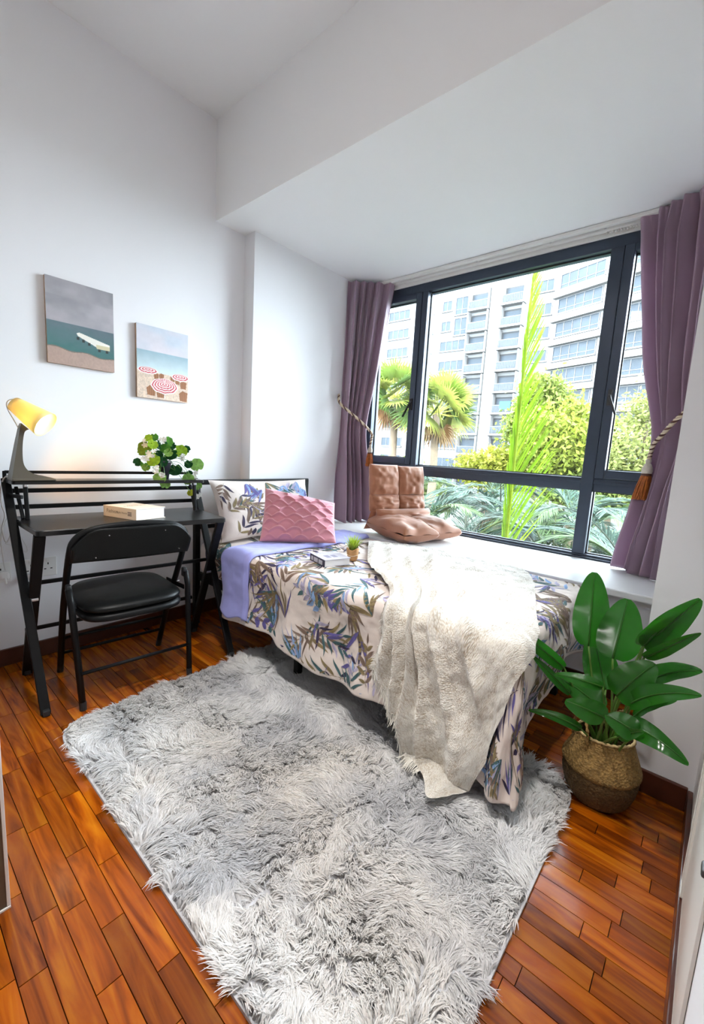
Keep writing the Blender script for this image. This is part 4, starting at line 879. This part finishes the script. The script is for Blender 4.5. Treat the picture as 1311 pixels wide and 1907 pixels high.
pad4('lumbar_roll', -.215, .245, .080, .182, .110, .100, .075, 5, 50)
S, V, F = puffed([fc0+wx*-.25+fx*.0+zu*.025, fc0+wx*.24+fx*.0+zu*.025, fc0+wx*.235+fx*.08+zu*.175, fc0+wx*-.245+fx*.08+zu*.175], .03, 30, 30, .02, None, 6); put('back_fold', V, F, 'tan_cloth', fch, smooth=True)
def seatpad(name, x0, x1, f0, f1, z, th, seed):
    c = [fc0+wx*x0+fx*f1+zu*z, fc0+wx*x1+fx*f1+zu*z, fc0+wx*x1+fx*f0+zu*(z+.01), fc0+wx*x0+fx*f0+zu*(z+.01)]
    S, V, F = puffed(c, th, 50, 50, .03, lambda u, v: .008*np.sin(u*11+seed)*np.exp(-((v-.12)/.16)**2)+.005*np.sin(v*15+u*6)*np.exp(-((u-.1)/.2)**2), seed, .30); V[:, 2] = np.maximum(V[:, 2], ZS+.001); put(name, V, F, 'tan_cloth', fch, smooth=True)
seatpad('seat_pad', -.250, .03, .03, .50, .070, .080, 7); seatpad('seat_pad', -.015, .245, .03, .475, .070, .076, 8)
# ================================================================== shaggy rug
RX0, RX1, RY0, RY1, RR = .425, 1.575, .225, 1.795, .11
def rug_in(x, y, m=0.0):
    qx = np.maximum(np.abs(x-(RX0+RX1)/2)-(RX1-RX0)/2+RR+m, 0); qy = np.maximum(np.abs(y-(RY0+RY1)/2)-(RY1-RY0)/2+RR+m, 0)
    return np.hypot(qx, qy) < RR
rug = root('rug', ((RX0+RX1)/2, (RY0+RY1)/2, 0), 'shaggy grey and white rug on the parquet in front of the bed', 'rug')
P = []
for cx, cy, a0 in ((RX1-RR, RY1-RR, 0), (RX0+RR, RY1-RR, 90), (RX0+RR, RY0+RR, 180), (RX1-RR, RY0+RR, 270)):
    for k in range(10): a = math.radians(a0+10*k); P.append((cx+RR*math.cos(a), cy+RR*math.sin(a)))
n = len(P); V = [(*p, .0005) for p in P]+[(*p, .010) for p in P]
put('backing', V, [list(range(n))[::-1], [n+i for i in range(n)]]+[[i, (i+1) % n, n+(i+1) % n, n+i] for i in range(n)], 'rug_base', rug)
NB = 190000; r = np.random.default_rng(4)
x = r.uniform(RX0, RX1, NB); y = r.uniform(RY0, RY1, NB); k = rug_in(x, y, .004); x, y = x[k], y[k]; NB = len(x)
def clump(x, y, cell, seed):
    """jittered cell centre and random id for the tuft each hair belongs to"""
    i = np.floor(x/cell).astype(int); j = np.floor(y/cell).astype(int); best = np.full(x.shape, 9.); bx = x.copy(); by = y.copy(); bid = np.zeros(x.shape)
    g = np.random.default_rng(seed).uniform(0, 1, (211, 211, 3))
    for di in (-1, 0, 1):
        for dj in (-1, 0, 1):
            h = g[(i+di) % 211, (j+dj) % 211]; cx = (i+di+h[:, 0])*cell; cy = (j+dj+h[:, 1])*cell; d = np.hypot(x-cx, y-cy); m = d < best
            best[m] = d[m]; bx[m] = cx[m]; by[m] = cy[m]; bid[m] = h[m, 2]
    return bx, by, bid
cx, cy, cid = clump(x, y, .026, 1); c2x, c2y, c2id = clump(x, y, .085, 2)
ang = 2.2*PI*vn(cx, cy, .30, 71)+1.5*vn(cx, cy, .09, 72)+1.2*(cid-.5)+.5*r.normal(0, .5, NB); lean = .030+.014*vn(cx, cy, .13, 73)+.006*r.normal(0, 1, NB)
Lh = .040+.010*vn(c2x, c2y, .10, 74)+.007*(cid-.5)+.006*r.normal(0, 1, NB)
hgt = np.clip(Lh*.62*(1+.35*vn(cx, cy, .16, 75)), .014, .05)
dx = lean*np.cos(ang)+.62*(cx-x)+.004*r.normal(0, 1, NB); dy = lean*np.sin(ang)+.62*(cy-y)+.004*r.normal(0, 1, NB)
wdir = r.uniform(0, 2*PI, NB); wv = .0017; wxx, wyy = np.cos(wdir)*wv, np.sin(wdir)*wv
segs = [(0, 0, 1.0), (.38, .22, 1.0), (.72, .60, .85), (.93, 1.0, .12)]
Vv = np.empty((NB, 8, 3), np.float32)
for q, (hz, hl, ww) in enumerate(segs):
    Z = .009+hgt*hz-(.006*hl*hl); X = x+dx*hl; Y = y+dy*hl
    Vv[:, 2*q] = np.stack([X-wxx*ww, Y-wyy*ww, Z], -1); Vv[:, 2*q+1] = np.stack([X+wxx*ww, Y+wyy*ww, Z], -1)
b0 = (np.arange(NB)*8)[:, None]; Fq = np.concatenate([b0+np.array([[2*q, 2*q+1, 2*q+3, 2*q+2]]) for q in range(3)])
gm = np.clip(.68+.75*vn(cx, cy, .24, 76)+.34*vn(cx, cy, .075, 77)+.25*(cid-.5), 0, 1); wm = np.clip(.45+.7*vn(cx, cy, .33, 78), 0, 1)
GREY, WHT, BEI = np.array([.66, .66, .68]), np.array([.97, .97, .975]), np.array([.95, .90, .85])
base = WHT*(1-wm[:, None])+BEI*wm[:, None]; hc = GREY*(1-gm[:, None])+base*gm[:, None]; hc = hc*(1+.10*r.normal(0, 1, NB))[:, None]
Cc = np.repeat(np.clip(hc, .05, .97)[:, None], 8, 1)
put('pile', Vv.reshape(-1, 3), Fq, 'fur', rug, cols=Cc.reshape(-1, 3), kind='stuff')
# ================================================================== seagrass basket
bc = np.array([1.585, .172, 0.0]); bk = root('basket', bc, 'woven seagrass belly basket standing in the corner by the bed foot', 'basket')
def weave(R, Z, T): return R+.0016*np.sin(T*44)*np.sign(np.sin(Z*900)), Z+.010*np.sin(T-2.4)*np.clip((Z-.12)/.1, 0, 1)
def prof(pts, n=40): return spline(pts, n)
put('lower_belly', *lathe(prof([(.002, .001), (.070, .001), (.090, .012), (.106, .050), (.114, .090), (.112, .118)]), 96, bc, weave), 'seagrass_dark', bk, smooth=True)
put('upper_collar', *lathe(prof([(.112, .112), (.1185, .125), (.113, .142), (.100, .175), (.088, .208), (.083, .230)]), 96, bc, weave), 'seagrass', bk, smooth=True)
put('basket_lining', *lathe(prof([(.081, .228), (.085, .205), (.095, .16), (.090, .10), (.06, .095)], 20), 48, bc), 'seagrass_dark', bk, smooth=True)
t = np.linspace(0, 2*PI, 97); put('rim_braid', *tube(np.stack([bc[0]+.083*np.cos(t), bc[1]+.083*np.sin(t), .231+.010*np.sin(t-2.4)+.0015*np.sin(t*30)], -1), .0042+.0008*np.sin(t*48), 6), 'basket_rim', bk, smooth=True)
for a in (2.25, -.55):
    c, s = math.cos(a), math.sin(a); tn = np.array([-s, c, 0]); o_ = bc+np.array([c, s, 0])*.082
    pts = [o_+tn*.045+np.array([0, 0, .195]), o_+tn*.043+np.array([0, 0, .245]), o_+tn*.022+np.array([0, 0, .282]), o_+np.array([0, 0, .293]), o_-tn*.022+np.array([0, 0, .282]), o_-tn*.043+np.array([0, 0, .245]), o_-tn*.045+np.array([0, 0, .195])]
    Q = spline(pts, 60); put('handle', *tube(Q, .0045+.0012*np.sin(np.arange(60)*1.6), 7), 'seagrass', bk, smooth=True)
put('soil', *lathe([(.088, .10), (.05, .104), (.002, .106)], 24, bc), 'soil', bk)
# ------------------------------------------------------------------ bird of paradise plant
pln = root('banana_plant', bc+np.array([0, 0, .10]), 'tall potted plant with broad glossy green paddle leaves in the seagrass basket', 'plant')
def bleaf(b, t_, W, nh, fold=.25, sag=.12, twist=0.0, seed=0, split=()):
    b, t_ = np.array(b), np.array(t_); d = t_-b; L = np.linalg.norm(d); d = d/L; n_ = unit(np.array(nh)-d*(np.array(nh)@d)); n_ = unit(n_*math.cos(twist)+np.cross(d, n_)*math.sin(twist)); s = np.cross(d, n_)
    nu, nv = 30, 15; k = np.linspace(0, 1, nu)[:, None]; v = np.linspace(-1, 1, nv)[None]
    w_ = W*np.clip(np.sin(PI*np.clip(k*.97+.02, 0, 1)**.72), 0, 1)**.50*(1-.10*k)
    cen = b+d*(k*L)[..., None]+n_*(sag*L*(4*k*(1-k))*.5)[..., None]-np.array([0, 0, 1.])*(sag*.7*L*k**3)[..., None]
    rs = np.random.default_rng(seed); wavy = .035*W*np.sin(k*22+rs.uniform(0, 6))*np.abs(v)**2+.05*W*np.sin(k*7+rs.uniform(0, 6))*v
    lift = fold*np.abs(v)**1.3*w_-.12*W*np.exp(-(v/.10)**2)*.3
    P = cen+s*(w_*v*math.cos(fold*.6))[..., None]+n_*(lift+wavy)[..., None]
    return P.reshape(-1, 3), grid_faces(nu, nv), np.stack(np.broadcast_arrays(k*6+np.abs(v)*1.1, v), -1).reshape(-1, 2), cen
PLZ = bc+np.array([0, 0, .105])
#   base px, tip px, half width px, x-plane base / tip, fold, sag, twist, facing tweak
LV = [((1096, 1203), (1108, 1060), 33, 1.62, 1.66, .16, .06, .0), ((1141, 1226), (1170, 1110), 38, 1.55, 1.60, .20, .07, .15), ((1128, 1284), (1104, 1178), 31, 1.66, 1.70, .10, .03, -.1),
      ((1197, 1204), (1308, 1098), 24, 1.50, 1.36, .35, .12, .5), ((1199, 1203), (1278, 1116), 17, 1.48, 1.40, .25, .12, .2), ((1200, 1224), (1308, 1160), 12, 1.47, 1.32, .30, .14, .7),
      ((1148, 1296), (1222, 1228), 33, 1.47, 1.42, .12, .10, .1), ((1050, 1243), (950, 1154), 15, 1.50, 1.40, .45, .10, -.4), ((1062, 1292), (993, 1214), 10, 1.50, 1.42, .40, .10, -.5),
      ((1122, 1279), (1034, 1246), 12, 1.46, 1.40, .10, .16, -.9), ((1082, 1357), (986, 1306), 10, 1.48, 1.40, .35, .25, -.7), ((1126, 1336), (1054, 1295), 24, 1.44, 1.38, .10, .20, -.5),
      ((1124, 1322), (1050, 1262), 26, 1.54, 1.52, .20, .08, -.3), ((1194, 1277), (1311, 1236), 20, 1.54, 1.45, .30, .14, .5), ((1172, 1312), (1311, 1272), 18, 1.46, 1.34, .25, .18, .8),
      ((1180, 1335), (1262, 1295), 13, 1.52, 1.46, .2, .12, .3), ((1170, 1352), (1296, 1398), 20, 1.46, 1.36, .25, .34, .7), ((1186, 1366), (1128, 1326), 22, 1.40, 1.36, .12, .12, -.2), ((1150, 1372), (1200, 1352), 11, 1.42, 1.38, .3, .2, .4)]
for i, (pb, ptp, wp, xb, xt, fo, sg, tw) in enumerate(LV):
    b = at(*pb, 0, xb); t_ = at(*ptp, 0, xt); W = wp*np.linalg.norm((b-CAM))/FPX*.80
    for q in (b, t_): q[1] = max(q[1], YM+.035)
    V, F, uvs, cen = bleaf(b, t_, W, CAM-b+np.array([0, 0, 2.6 if i in (9, 12, 13, 14, 15, 16, 10) else .5]), fo, sg, tw, i)
    V[:, 1] = np.maximum(V[:, 1], YM+.016); V[:, 0] = np.where(V[:, 1] < YR+.005, np.minimum(V[:, 0], XP-.012), V[:, 0])
    lf = put('leaf', V, F, 'banana_leaf', pln, smooth=True, uvs=uvs)
    rib = cen.reshape(-1, 3)-unit(np.cross(t_-b, (0, 0, 1)))*0; nb = unit(CAM-b)
    put('midrib', *tube(rib[::2]+nb*.0015, np.linspace(.0028, .0008, 15), 5), 'leaf_rib', lf, smooth=True)
    o_ = PLZ+np.array([random.uniform(-.03, .03), random.uniform(-.03, .03), -.005]); mid = o_*.5+b*.5+np.array([0, 0, .03])
    put('stalk', *tube(spline([o_, o_*.8+mid*.2+np.array([0, 0, .02]), mid, b], 14), np.linspace(.0048, .003, 14), 6), 'stem_green', pln, smooth=True)
# ================================================================== outside
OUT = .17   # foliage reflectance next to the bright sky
GZ = -3.2
put('ground', *box(3.06, 90, -60, 110, GZ-.3, GZ), 'ground', label='grassy ground outside below the window', kind='structure')
def frond(base, d, up, L, droop, n, ll, lw, spread, col, rr, seed, lo=.15, bothk=(1, 1), tipmul=.5):
    """feather palm frond: curved rib with leaflets on both sides"""
    rs = np.random.default_rng(seed); base, d, up = np.array(base, float), unit(d), unit(up); k = np.linspace(0, 1, 14)[:, None]
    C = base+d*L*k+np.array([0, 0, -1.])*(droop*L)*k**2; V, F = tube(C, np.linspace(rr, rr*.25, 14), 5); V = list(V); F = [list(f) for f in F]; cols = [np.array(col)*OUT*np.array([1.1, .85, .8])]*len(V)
    sd = unit(np.cross(d, up))
    for i in range(n):
        kk = lo+(1-lo)*i/n; idx = kk*13; j = min(int(idx), 12); p = C[j]+(C[j+1]-C[j])*(idx-j); T = unit(C[j+1]-C[j])
        for si, sg in enumerate((-1, 1)):
            l = ll*bothk[si]*(1-(1-tipmul)*kk)*rs.uniform(.85, 1.1)*(.55+.45*math.sin(PI*min(1, kk*1.6)**.8) if kk < .6 else 1); a = spread[si]*rs.uniform(.85, 1.15)*(1-.35*kk)
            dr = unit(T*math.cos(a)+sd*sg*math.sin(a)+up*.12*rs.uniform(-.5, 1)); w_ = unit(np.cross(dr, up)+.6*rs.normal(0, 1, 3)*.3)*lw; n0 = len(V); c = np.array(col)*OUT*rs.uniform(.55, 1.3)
            for q, ww in ((0, .5), (.4, 1), (.8, .7), (1, .08)):
                m = p+dr*l*q+np.array([0, 0, -1.])*l*.16*q*q; V += [m-w_*ww, m+w_*ww]; cols += [c, c*.9]
            F += [[n0, n0+1, n0+3, n0+2], [n0+2, n0+3, n0+5, n0+4], [n0+4, n0+5, n0+7, n0+6]]
    return np.array(V), F, np.array(cols)
# single upright lime frond close to the glass
sp = root('palm_sapling', (3.95, 1.42, GZ), 'bright lime green upright palm frond just outside the centre pane', 'palm')
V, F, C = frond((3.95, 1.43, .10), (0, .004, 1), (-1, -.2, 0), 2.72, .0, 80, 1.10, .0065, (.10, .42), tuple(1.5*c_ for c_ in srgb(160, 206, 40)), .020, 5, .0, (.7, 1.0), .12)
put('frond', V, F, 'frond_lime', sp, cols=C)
put('trunk', *tube([(4.0, 1.4, GZ), (3.97, 1.42, -1.5), (3.95, 1.43, .2)], [.07, .05, .024], 8), 'bark', sp, smooth=True)
# feather palms filling the view below eye level
rnd = random.Random(31)
for pi, (px_, py_, pz_, lab) in enumerate(((5.6, 3.35, .05, 'grey green feather palm outside behind the floor chair'), (5.0, 2.35, -.05, 'grey green feather palm outside the centre pane just right of the floor chair'), (4.9, 1.25, -.05, 'grey green feather palm outside below the lime frond'), (4.8, .45, .0, 'grey green feather palm outside the lower right pane'), (6.8, 2.6, .15, 'grey green feather palm further back behind the centre pane'), (6.6, 1.3, .15, 'grey green feather palm further back to the right of the lime frond'), (6.8, 4.6, .2, 'grey green feather palm outside the left casement'), (8.6, 3.6, .2, 'farthest grey green feather palm left of the lime frond'), (8.4, 1.9, .2, 'farthest grey green feather palm right of the lime frond'))):
    pr = root('feather_palm', (px_, py_, GZ), lab, 'palm', 'feather palms outside the window')
    put('trunk', *tube([(px_, py_, GZ), (px_+.05, py_, -1.6), (px_, py_, pz_)], [.16, .13, .10], 10), 'bark', pr, smooth=True)
    for i in range(18):
        a = i*2.399+pi; el = .10+.95*((i*7) % 18)/18; d = (math.cos(a)*math.cos(el), math.sin(a)*math.cos(el), math.sin(el))
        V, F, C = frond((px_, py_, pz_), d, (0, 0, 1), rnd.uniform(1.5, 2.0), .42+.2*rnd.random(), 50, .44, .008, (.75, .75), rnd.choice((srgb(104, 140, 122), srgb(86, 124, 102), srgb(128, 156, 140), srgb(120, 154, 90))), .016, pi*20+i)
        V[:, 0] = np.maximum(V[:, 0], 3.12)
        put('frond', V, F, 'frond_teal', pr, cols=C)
# fan palms
def fan(c, d, R_, col, seed, n=22, droopy=0.0):
    rs = np.random.default_rng(seed); d = unit(d); roll = rs.uniform(-1.3, 1.3); up = unit(np.array([0, 0, 1.])-d*d[2]) if abs(d[2]) < .95 else np.array([1., 0, 0]); sd = np.cross(d, up); sd, up = sd*math.cos(roll)+up*math.sin(roll), up*math.cos(roll)-sd*math.sin(roll); V, F, C = [], [], []
    for i in range(n):
        a = -2.2+4.4*i/(n-1); dr = unit(d*math.cos(a*.72)+sd*math.sin(a*.72)+up*.12); l = R_*rs.uniform(.85, 1.05)*(1-.15*abs(a)/2.2); n0 = len(V); w_ = np.cross(dr, up); w_ = unit(w_)*.045*R_
        for q, ww in ((0, .2), (.45, 1), (.75, .6), (1, .06)): m = c+dr*l*q+np.array([0, 0, -1.])*l*(.10+.5*droopy+.12*rs.random())*q**2.5; V += [m-w_*ww, m+w_*ww]; k = rs.uniform(.8, 1.2); C += [np.array(col)*OUT*k]*2
        F += [[n0, n0+1, n0+3, n0+2], [n0+2, n0+3, n0+5, n0+4], [n0+4, n0+5, n0+7, n0+6]]
    return V, F, C
for pi, (c, lab) in enumerate((((14.0, 10.0, 3.3), 'yellow green fan palm seen through the left casement'), ((14.5, 8.4, 2.75), 'yellow green fan palm at the left of the centre pane'))):
    c = np.array(c); pr = root('fan_palm', (c[0], c[1], GZ), lab, 'palm', 'fan palms in the garden')
    put('trunk', *tube([(c[0], c[1], GZ), (c[0]+.1, c[1], 0), c], [.2, .16, .14], 10), 'bark', pr, smooth=True)
    for i in range(40):
        a = i*2.399; el = -.35+1.6*((i*11) % 40)/40; d = np.array([math.cos(a)*math.cos(el), math.sin(a)*math.cos(el), math.sin(el)]); e = c+d*random.uniform(.6, 1.0)
        V, F, C = fan(e, d+np.array([0, 0, -.15]), 1.0, random.choice((srgb(206, 220, 96), srgb(150, 182, 66), srgb(196, 204, 96), srgb(128, 164, 84))), 100*pi+i); n0 = len(V); tv, tf = tube([c, e], [.02, .012], 4)
        V = V+list(tv); F = F+[[q+n0 for q in f] for f in tf]; C = C+[np.array(srgb(150, 150, 70))]*len(tv); put('fan_leaf', V, F, 'leaf_tree', pr, cols=np.array(C))
    for i in range(11):
        a = i*.571; d = np.array([math.cos(a)*.5, math.sin(a)*.5, -.75]); V, F, C = fan(c+d*.75, d, .75, random.choice((srgb(206, 166, 112), srgb(190, 140, 92))), 300+pi*20+i, 14, .3); put('dead_leaf', V, F, 'leaf_tree', pr, cols=np.array(C))
def tree(name, lab, c, rad, n, col, seed, ls=.20, group='leafy trees in the garden'):
    """broadleaf crown: clumped leaf blades round a branched trunk"""
    rs = np.random.default_rng(seed); c = np.array(c, float); rad = np.array(rad, float); pr = root(name, (c[0], c[1], GZ), lab, 'tree', group)
    mb = MB(); mb.add(*tube([(c[0], c[1], GZ), (c[0], c[1], c[2]-rad[2]*.4), c], [.16, .12, .05], 8))
    cl_c = rs.normal(0, 1, (26, 3)); cl_c /= np.linalg.norm(cl_c, axis=1)[:, None]; cl_c = c+cl_c*rad*rs.uniform(.45, .9, (26, 1))
    for q in cl_c[:10]: mb.add(*tube([c-np.array([0, 0, rad[2]*.4]), (c+q)/2, q], [.05, .03, .01], 5))
    put('trunk', *mb.arr(), 'bark', pr, smooth=True)
    w_ = rs.integers(0, 26, n); p = cl_c[w_]+rs.normal(0, 1, (n, 3))*rad*.20; d = rs.normal(0, 1, (n, 3)); d /= np.linalg.norm(d, axis=1)[:, None]; e = np.cross(d, rs.normal(0, 1, (n, 3))); e /= np.linalg.norm(e, axis=1)[:, None]
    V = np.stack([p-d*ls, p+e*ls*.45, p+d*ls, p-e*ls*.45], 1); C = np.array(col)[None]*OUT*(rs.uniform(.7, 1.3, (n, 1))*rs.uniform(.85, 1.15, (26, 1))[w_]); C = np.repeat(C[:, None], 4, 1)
    put('foliage', V.reshape(-1, 3), np.arange(n*4).reshape(-1, 4), 'leaf_tree', pr, cols=C.reshape(-1, 3), kind='stuff')
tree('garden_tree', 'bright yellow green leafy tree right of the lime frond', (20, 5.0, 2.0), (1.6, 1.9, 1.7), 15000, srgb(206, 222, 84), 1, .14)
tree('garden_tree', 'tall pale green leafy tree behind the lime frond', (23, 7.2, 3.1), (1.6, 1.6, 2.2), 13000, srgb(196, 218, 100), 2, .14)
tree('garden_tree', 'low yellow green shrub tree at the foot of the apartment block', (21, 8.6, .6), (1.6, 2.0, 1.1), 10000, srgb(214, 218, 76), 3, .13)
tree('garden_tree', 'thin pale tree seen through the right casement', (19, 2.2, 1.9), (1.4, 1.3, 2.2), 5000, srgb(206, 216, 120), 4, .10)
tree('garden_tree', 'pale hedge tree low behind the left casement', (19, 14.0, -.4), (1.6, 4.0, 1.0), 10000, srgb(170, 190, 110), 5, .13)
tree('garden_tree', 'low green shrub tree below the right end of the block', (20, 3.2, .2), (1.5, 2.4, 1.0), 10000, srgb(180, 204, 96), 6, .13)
# ------------------------------------------------------------------ apartment block across the garden
ap = root('apartment_block', (62, 22, GZ), 'white apartment block with rows of balconies and windows beyond the trees', 'building')
plan = [(60, 62), (60, 18.9), (57.4, 12.2), (54.6, 3.0), (53.5, -12)]
TOPZ = 29.0
bodyV, bodyF = [], []
pp = plan+[(72, -12), (72, 62)]; n = len(pp); V = [(x_, y_, GZ) for x_, y_ in pp]+[(x_, y_, TOPZ) for x_, y_ in pp]
put('wall', V, [[i, n+i, n+(i+1) % n, (i+1) % n] for i in range(n)]+[list(range(n)), [n+i for i in range(n)][::-1]], 'facade', ap)
def P60(y): return (60.0, y)
TY = {}
def unit_window(w_, h_, cols_):
    """window lying in the local y-z plane, looking to -x: frame mesh and pane mesh"""
    mb = MB(); f = .09
    mb.add(*box(-.12, .02, 0, w_, 0, f)); mb.add(*box(-.12, .02, 0, w_, h_-f, h_)); mb.add(*box(-.12, .02, 0, f, f, h_-f)); mb.add(*box(-.12, .02, w_-f, w_, f, h_-f)); mb.add(*box(-.28, .02, -.1, w_+.1, -.14, 0))
    for i in range(1, cols_): mb.add(*box(-.09, .02, w_*i/cols_-.04, w_*i/cols_+.04, f, h_-f))
    if h_ > 1.5: mb.add(*box(-.09, .02, f, w_-f, h_*.3-.03, h_*.3+.03))
    V, F = mb.arr(); a = mesh_from('window', V, F, mats=('far_frame',)); b = mesh_from('pane', *box(-.05, -.01, f*.5, w_-f*.5, f*.5, h_-f*.5), mats=('far_glass',)); return a, b
def unit_balcony(w_, h_):
    mb = MB(); mb.add(*box(-1.1, .0, -.05, w_+.05, -.28, 0)); mb.add(*box(-1.1, 0, -.05, .1, 0, h_+.3)); mb.add(*box(-1.1, 0, w_-.1, w_+.05, 0, h_+.3)); V, F = mb.arr()
    a = mesh_from('balcony', V, F, mats=('facade_warm',)); b = mesh_from('balcony_doors', *box(-.06, -.01, .1, w_-.1, 0, h_), mats=('balcony_dark',))
    mb = MB(); mb.add(*box(-1.08, -1.04, .1, w_-.1, .95, 1.02))
    for i in range(int(w_/.22)): yy = .15+i*.22; mb.add(*box(-1.07, -1.05, yy, yy+.03, .05, .95))
    V, F = mb.arr(); c = mesh_from('railing', V, F, mats=('far_frame',)); d = mesh_from('railing_glass', *box(-1.065, -1.055, .1, w_-.1, .05, .95), mats=('railing',)); e, f = unit_window(w_-.5, h_-.25, 3); return a, b, c, d, f
def inst(me, parent, loc, rz=0.0):
    o = bpy.data.objects.new(me.name.split('.')[0], me); COL.objects.link(o); o.parent = parent; o.location = loc; o.rotation_euler = (0, 0, rz); return o
aO = ORG[ap.name]
def place_window(key, y, z, seg=None):
    if key not in TY: TY[key] = unit_window(*key)
    loc = np.array([60.0, y, z])-aO; rz = 0.0
    if seg is not None:
        (xa, ya), (xb, yb) = plan[seg], plan[seg+1]; L_ = math.hypot(xb-xa, yb-ya); d = np.array([xa-xb, ya-yb])/L_; loc = np.array([xb+d[0]*y, yb+d[1]*y, z])-aO; rz = math.atan2(-d[0], d[1])
    wnd = inst(TY[key][0], ap, loc, rz); o = inst(TY[key][1], wnd, (0, 0, 0)); return wnd
BAL = unit_balcony(3.0, 2.2)
def place_balcony(y, z):
    o = inst(BAL[0], ap, np.array([59.98, y, z])-aO)
    for me in BAL[1:4]: inst(me, o, (0, 0, 0))
    q = inst(BAL[4], o, (-.06, .2, .05)); return o
for k in range(10):
    zt = 24.6-2.92*k; zb = zt-2.25
    place_balcony(22.5, zb); place_balcony(27.4, zb-.15*0-.6 if False else zb)
    place_window((2.6, 1.5, 3), 19.1, zb+.75)
    if k < 2: place_window((1.6, 1.5, 2), 33.5, zb+.6); place_window((2.2, 2.5, 2), 30.75, zb-.2)
    else: place_window((4.2, 1.5, 4), 30.9, zb+.6)
    place_window((3.2, 1.5, 3), 36.6, zb+.6); place_window((4.2, 1.5, 4), 41.0, zb+.6); place_window((4.2, 1.5, 4), 46.5, zb+.6); place_window((4.2, 1.5, 4), 52.5, zb+.6)
    place_window((5.8, 1.8, 5), .7, zb+.55, 1); place_window((7.0, 1.8, 6), 1.5, zb+.55, 2); place_window((5.8, 1.8, 5), 8.5, zb+.55, 3); place_window((5.8, 1.8, 5), 1.5, zb+.55, 3)
    for sgm, a_, b_ in ((1, 0, 1), (2, 0, 1)):
        (xa, ya), (xb, yb) = plan[sgm], plan[sgm+1]; mid = np.array([(xa+xb)/2, (ya+yb)/2, zb-.15]); d = unit(np.array([xa-xb, ya-yb, 0])); L_ = math.hypot(xa-xb, ya-yb)
        put('floor_ledge', *obox(mid+np.array([-.35, 0, 0]), unit(np.cross(d, (0, 0, 1)))*.35, d*L_/2, (0, 0, .35)), 'facade_warm', ap)
put('pilaster', *box(59.2, 60, 25.7, 27.2, GZ, TOPZ), 'facade', ap)
put('roof_parapet', *box(59.0, 60.4, 18.9, 62, TOPZ-.1, TOPZ+.8), 'facade', ap)
tq = at(940, 755, 0, 58.8)
put('towel', *obox(tq, (.02, 0, 0), (0, .75, 0), (0, 0, .55)), 'towel_teal', label='teal towel hanging on a balcony of the apartment block', cat='towel')
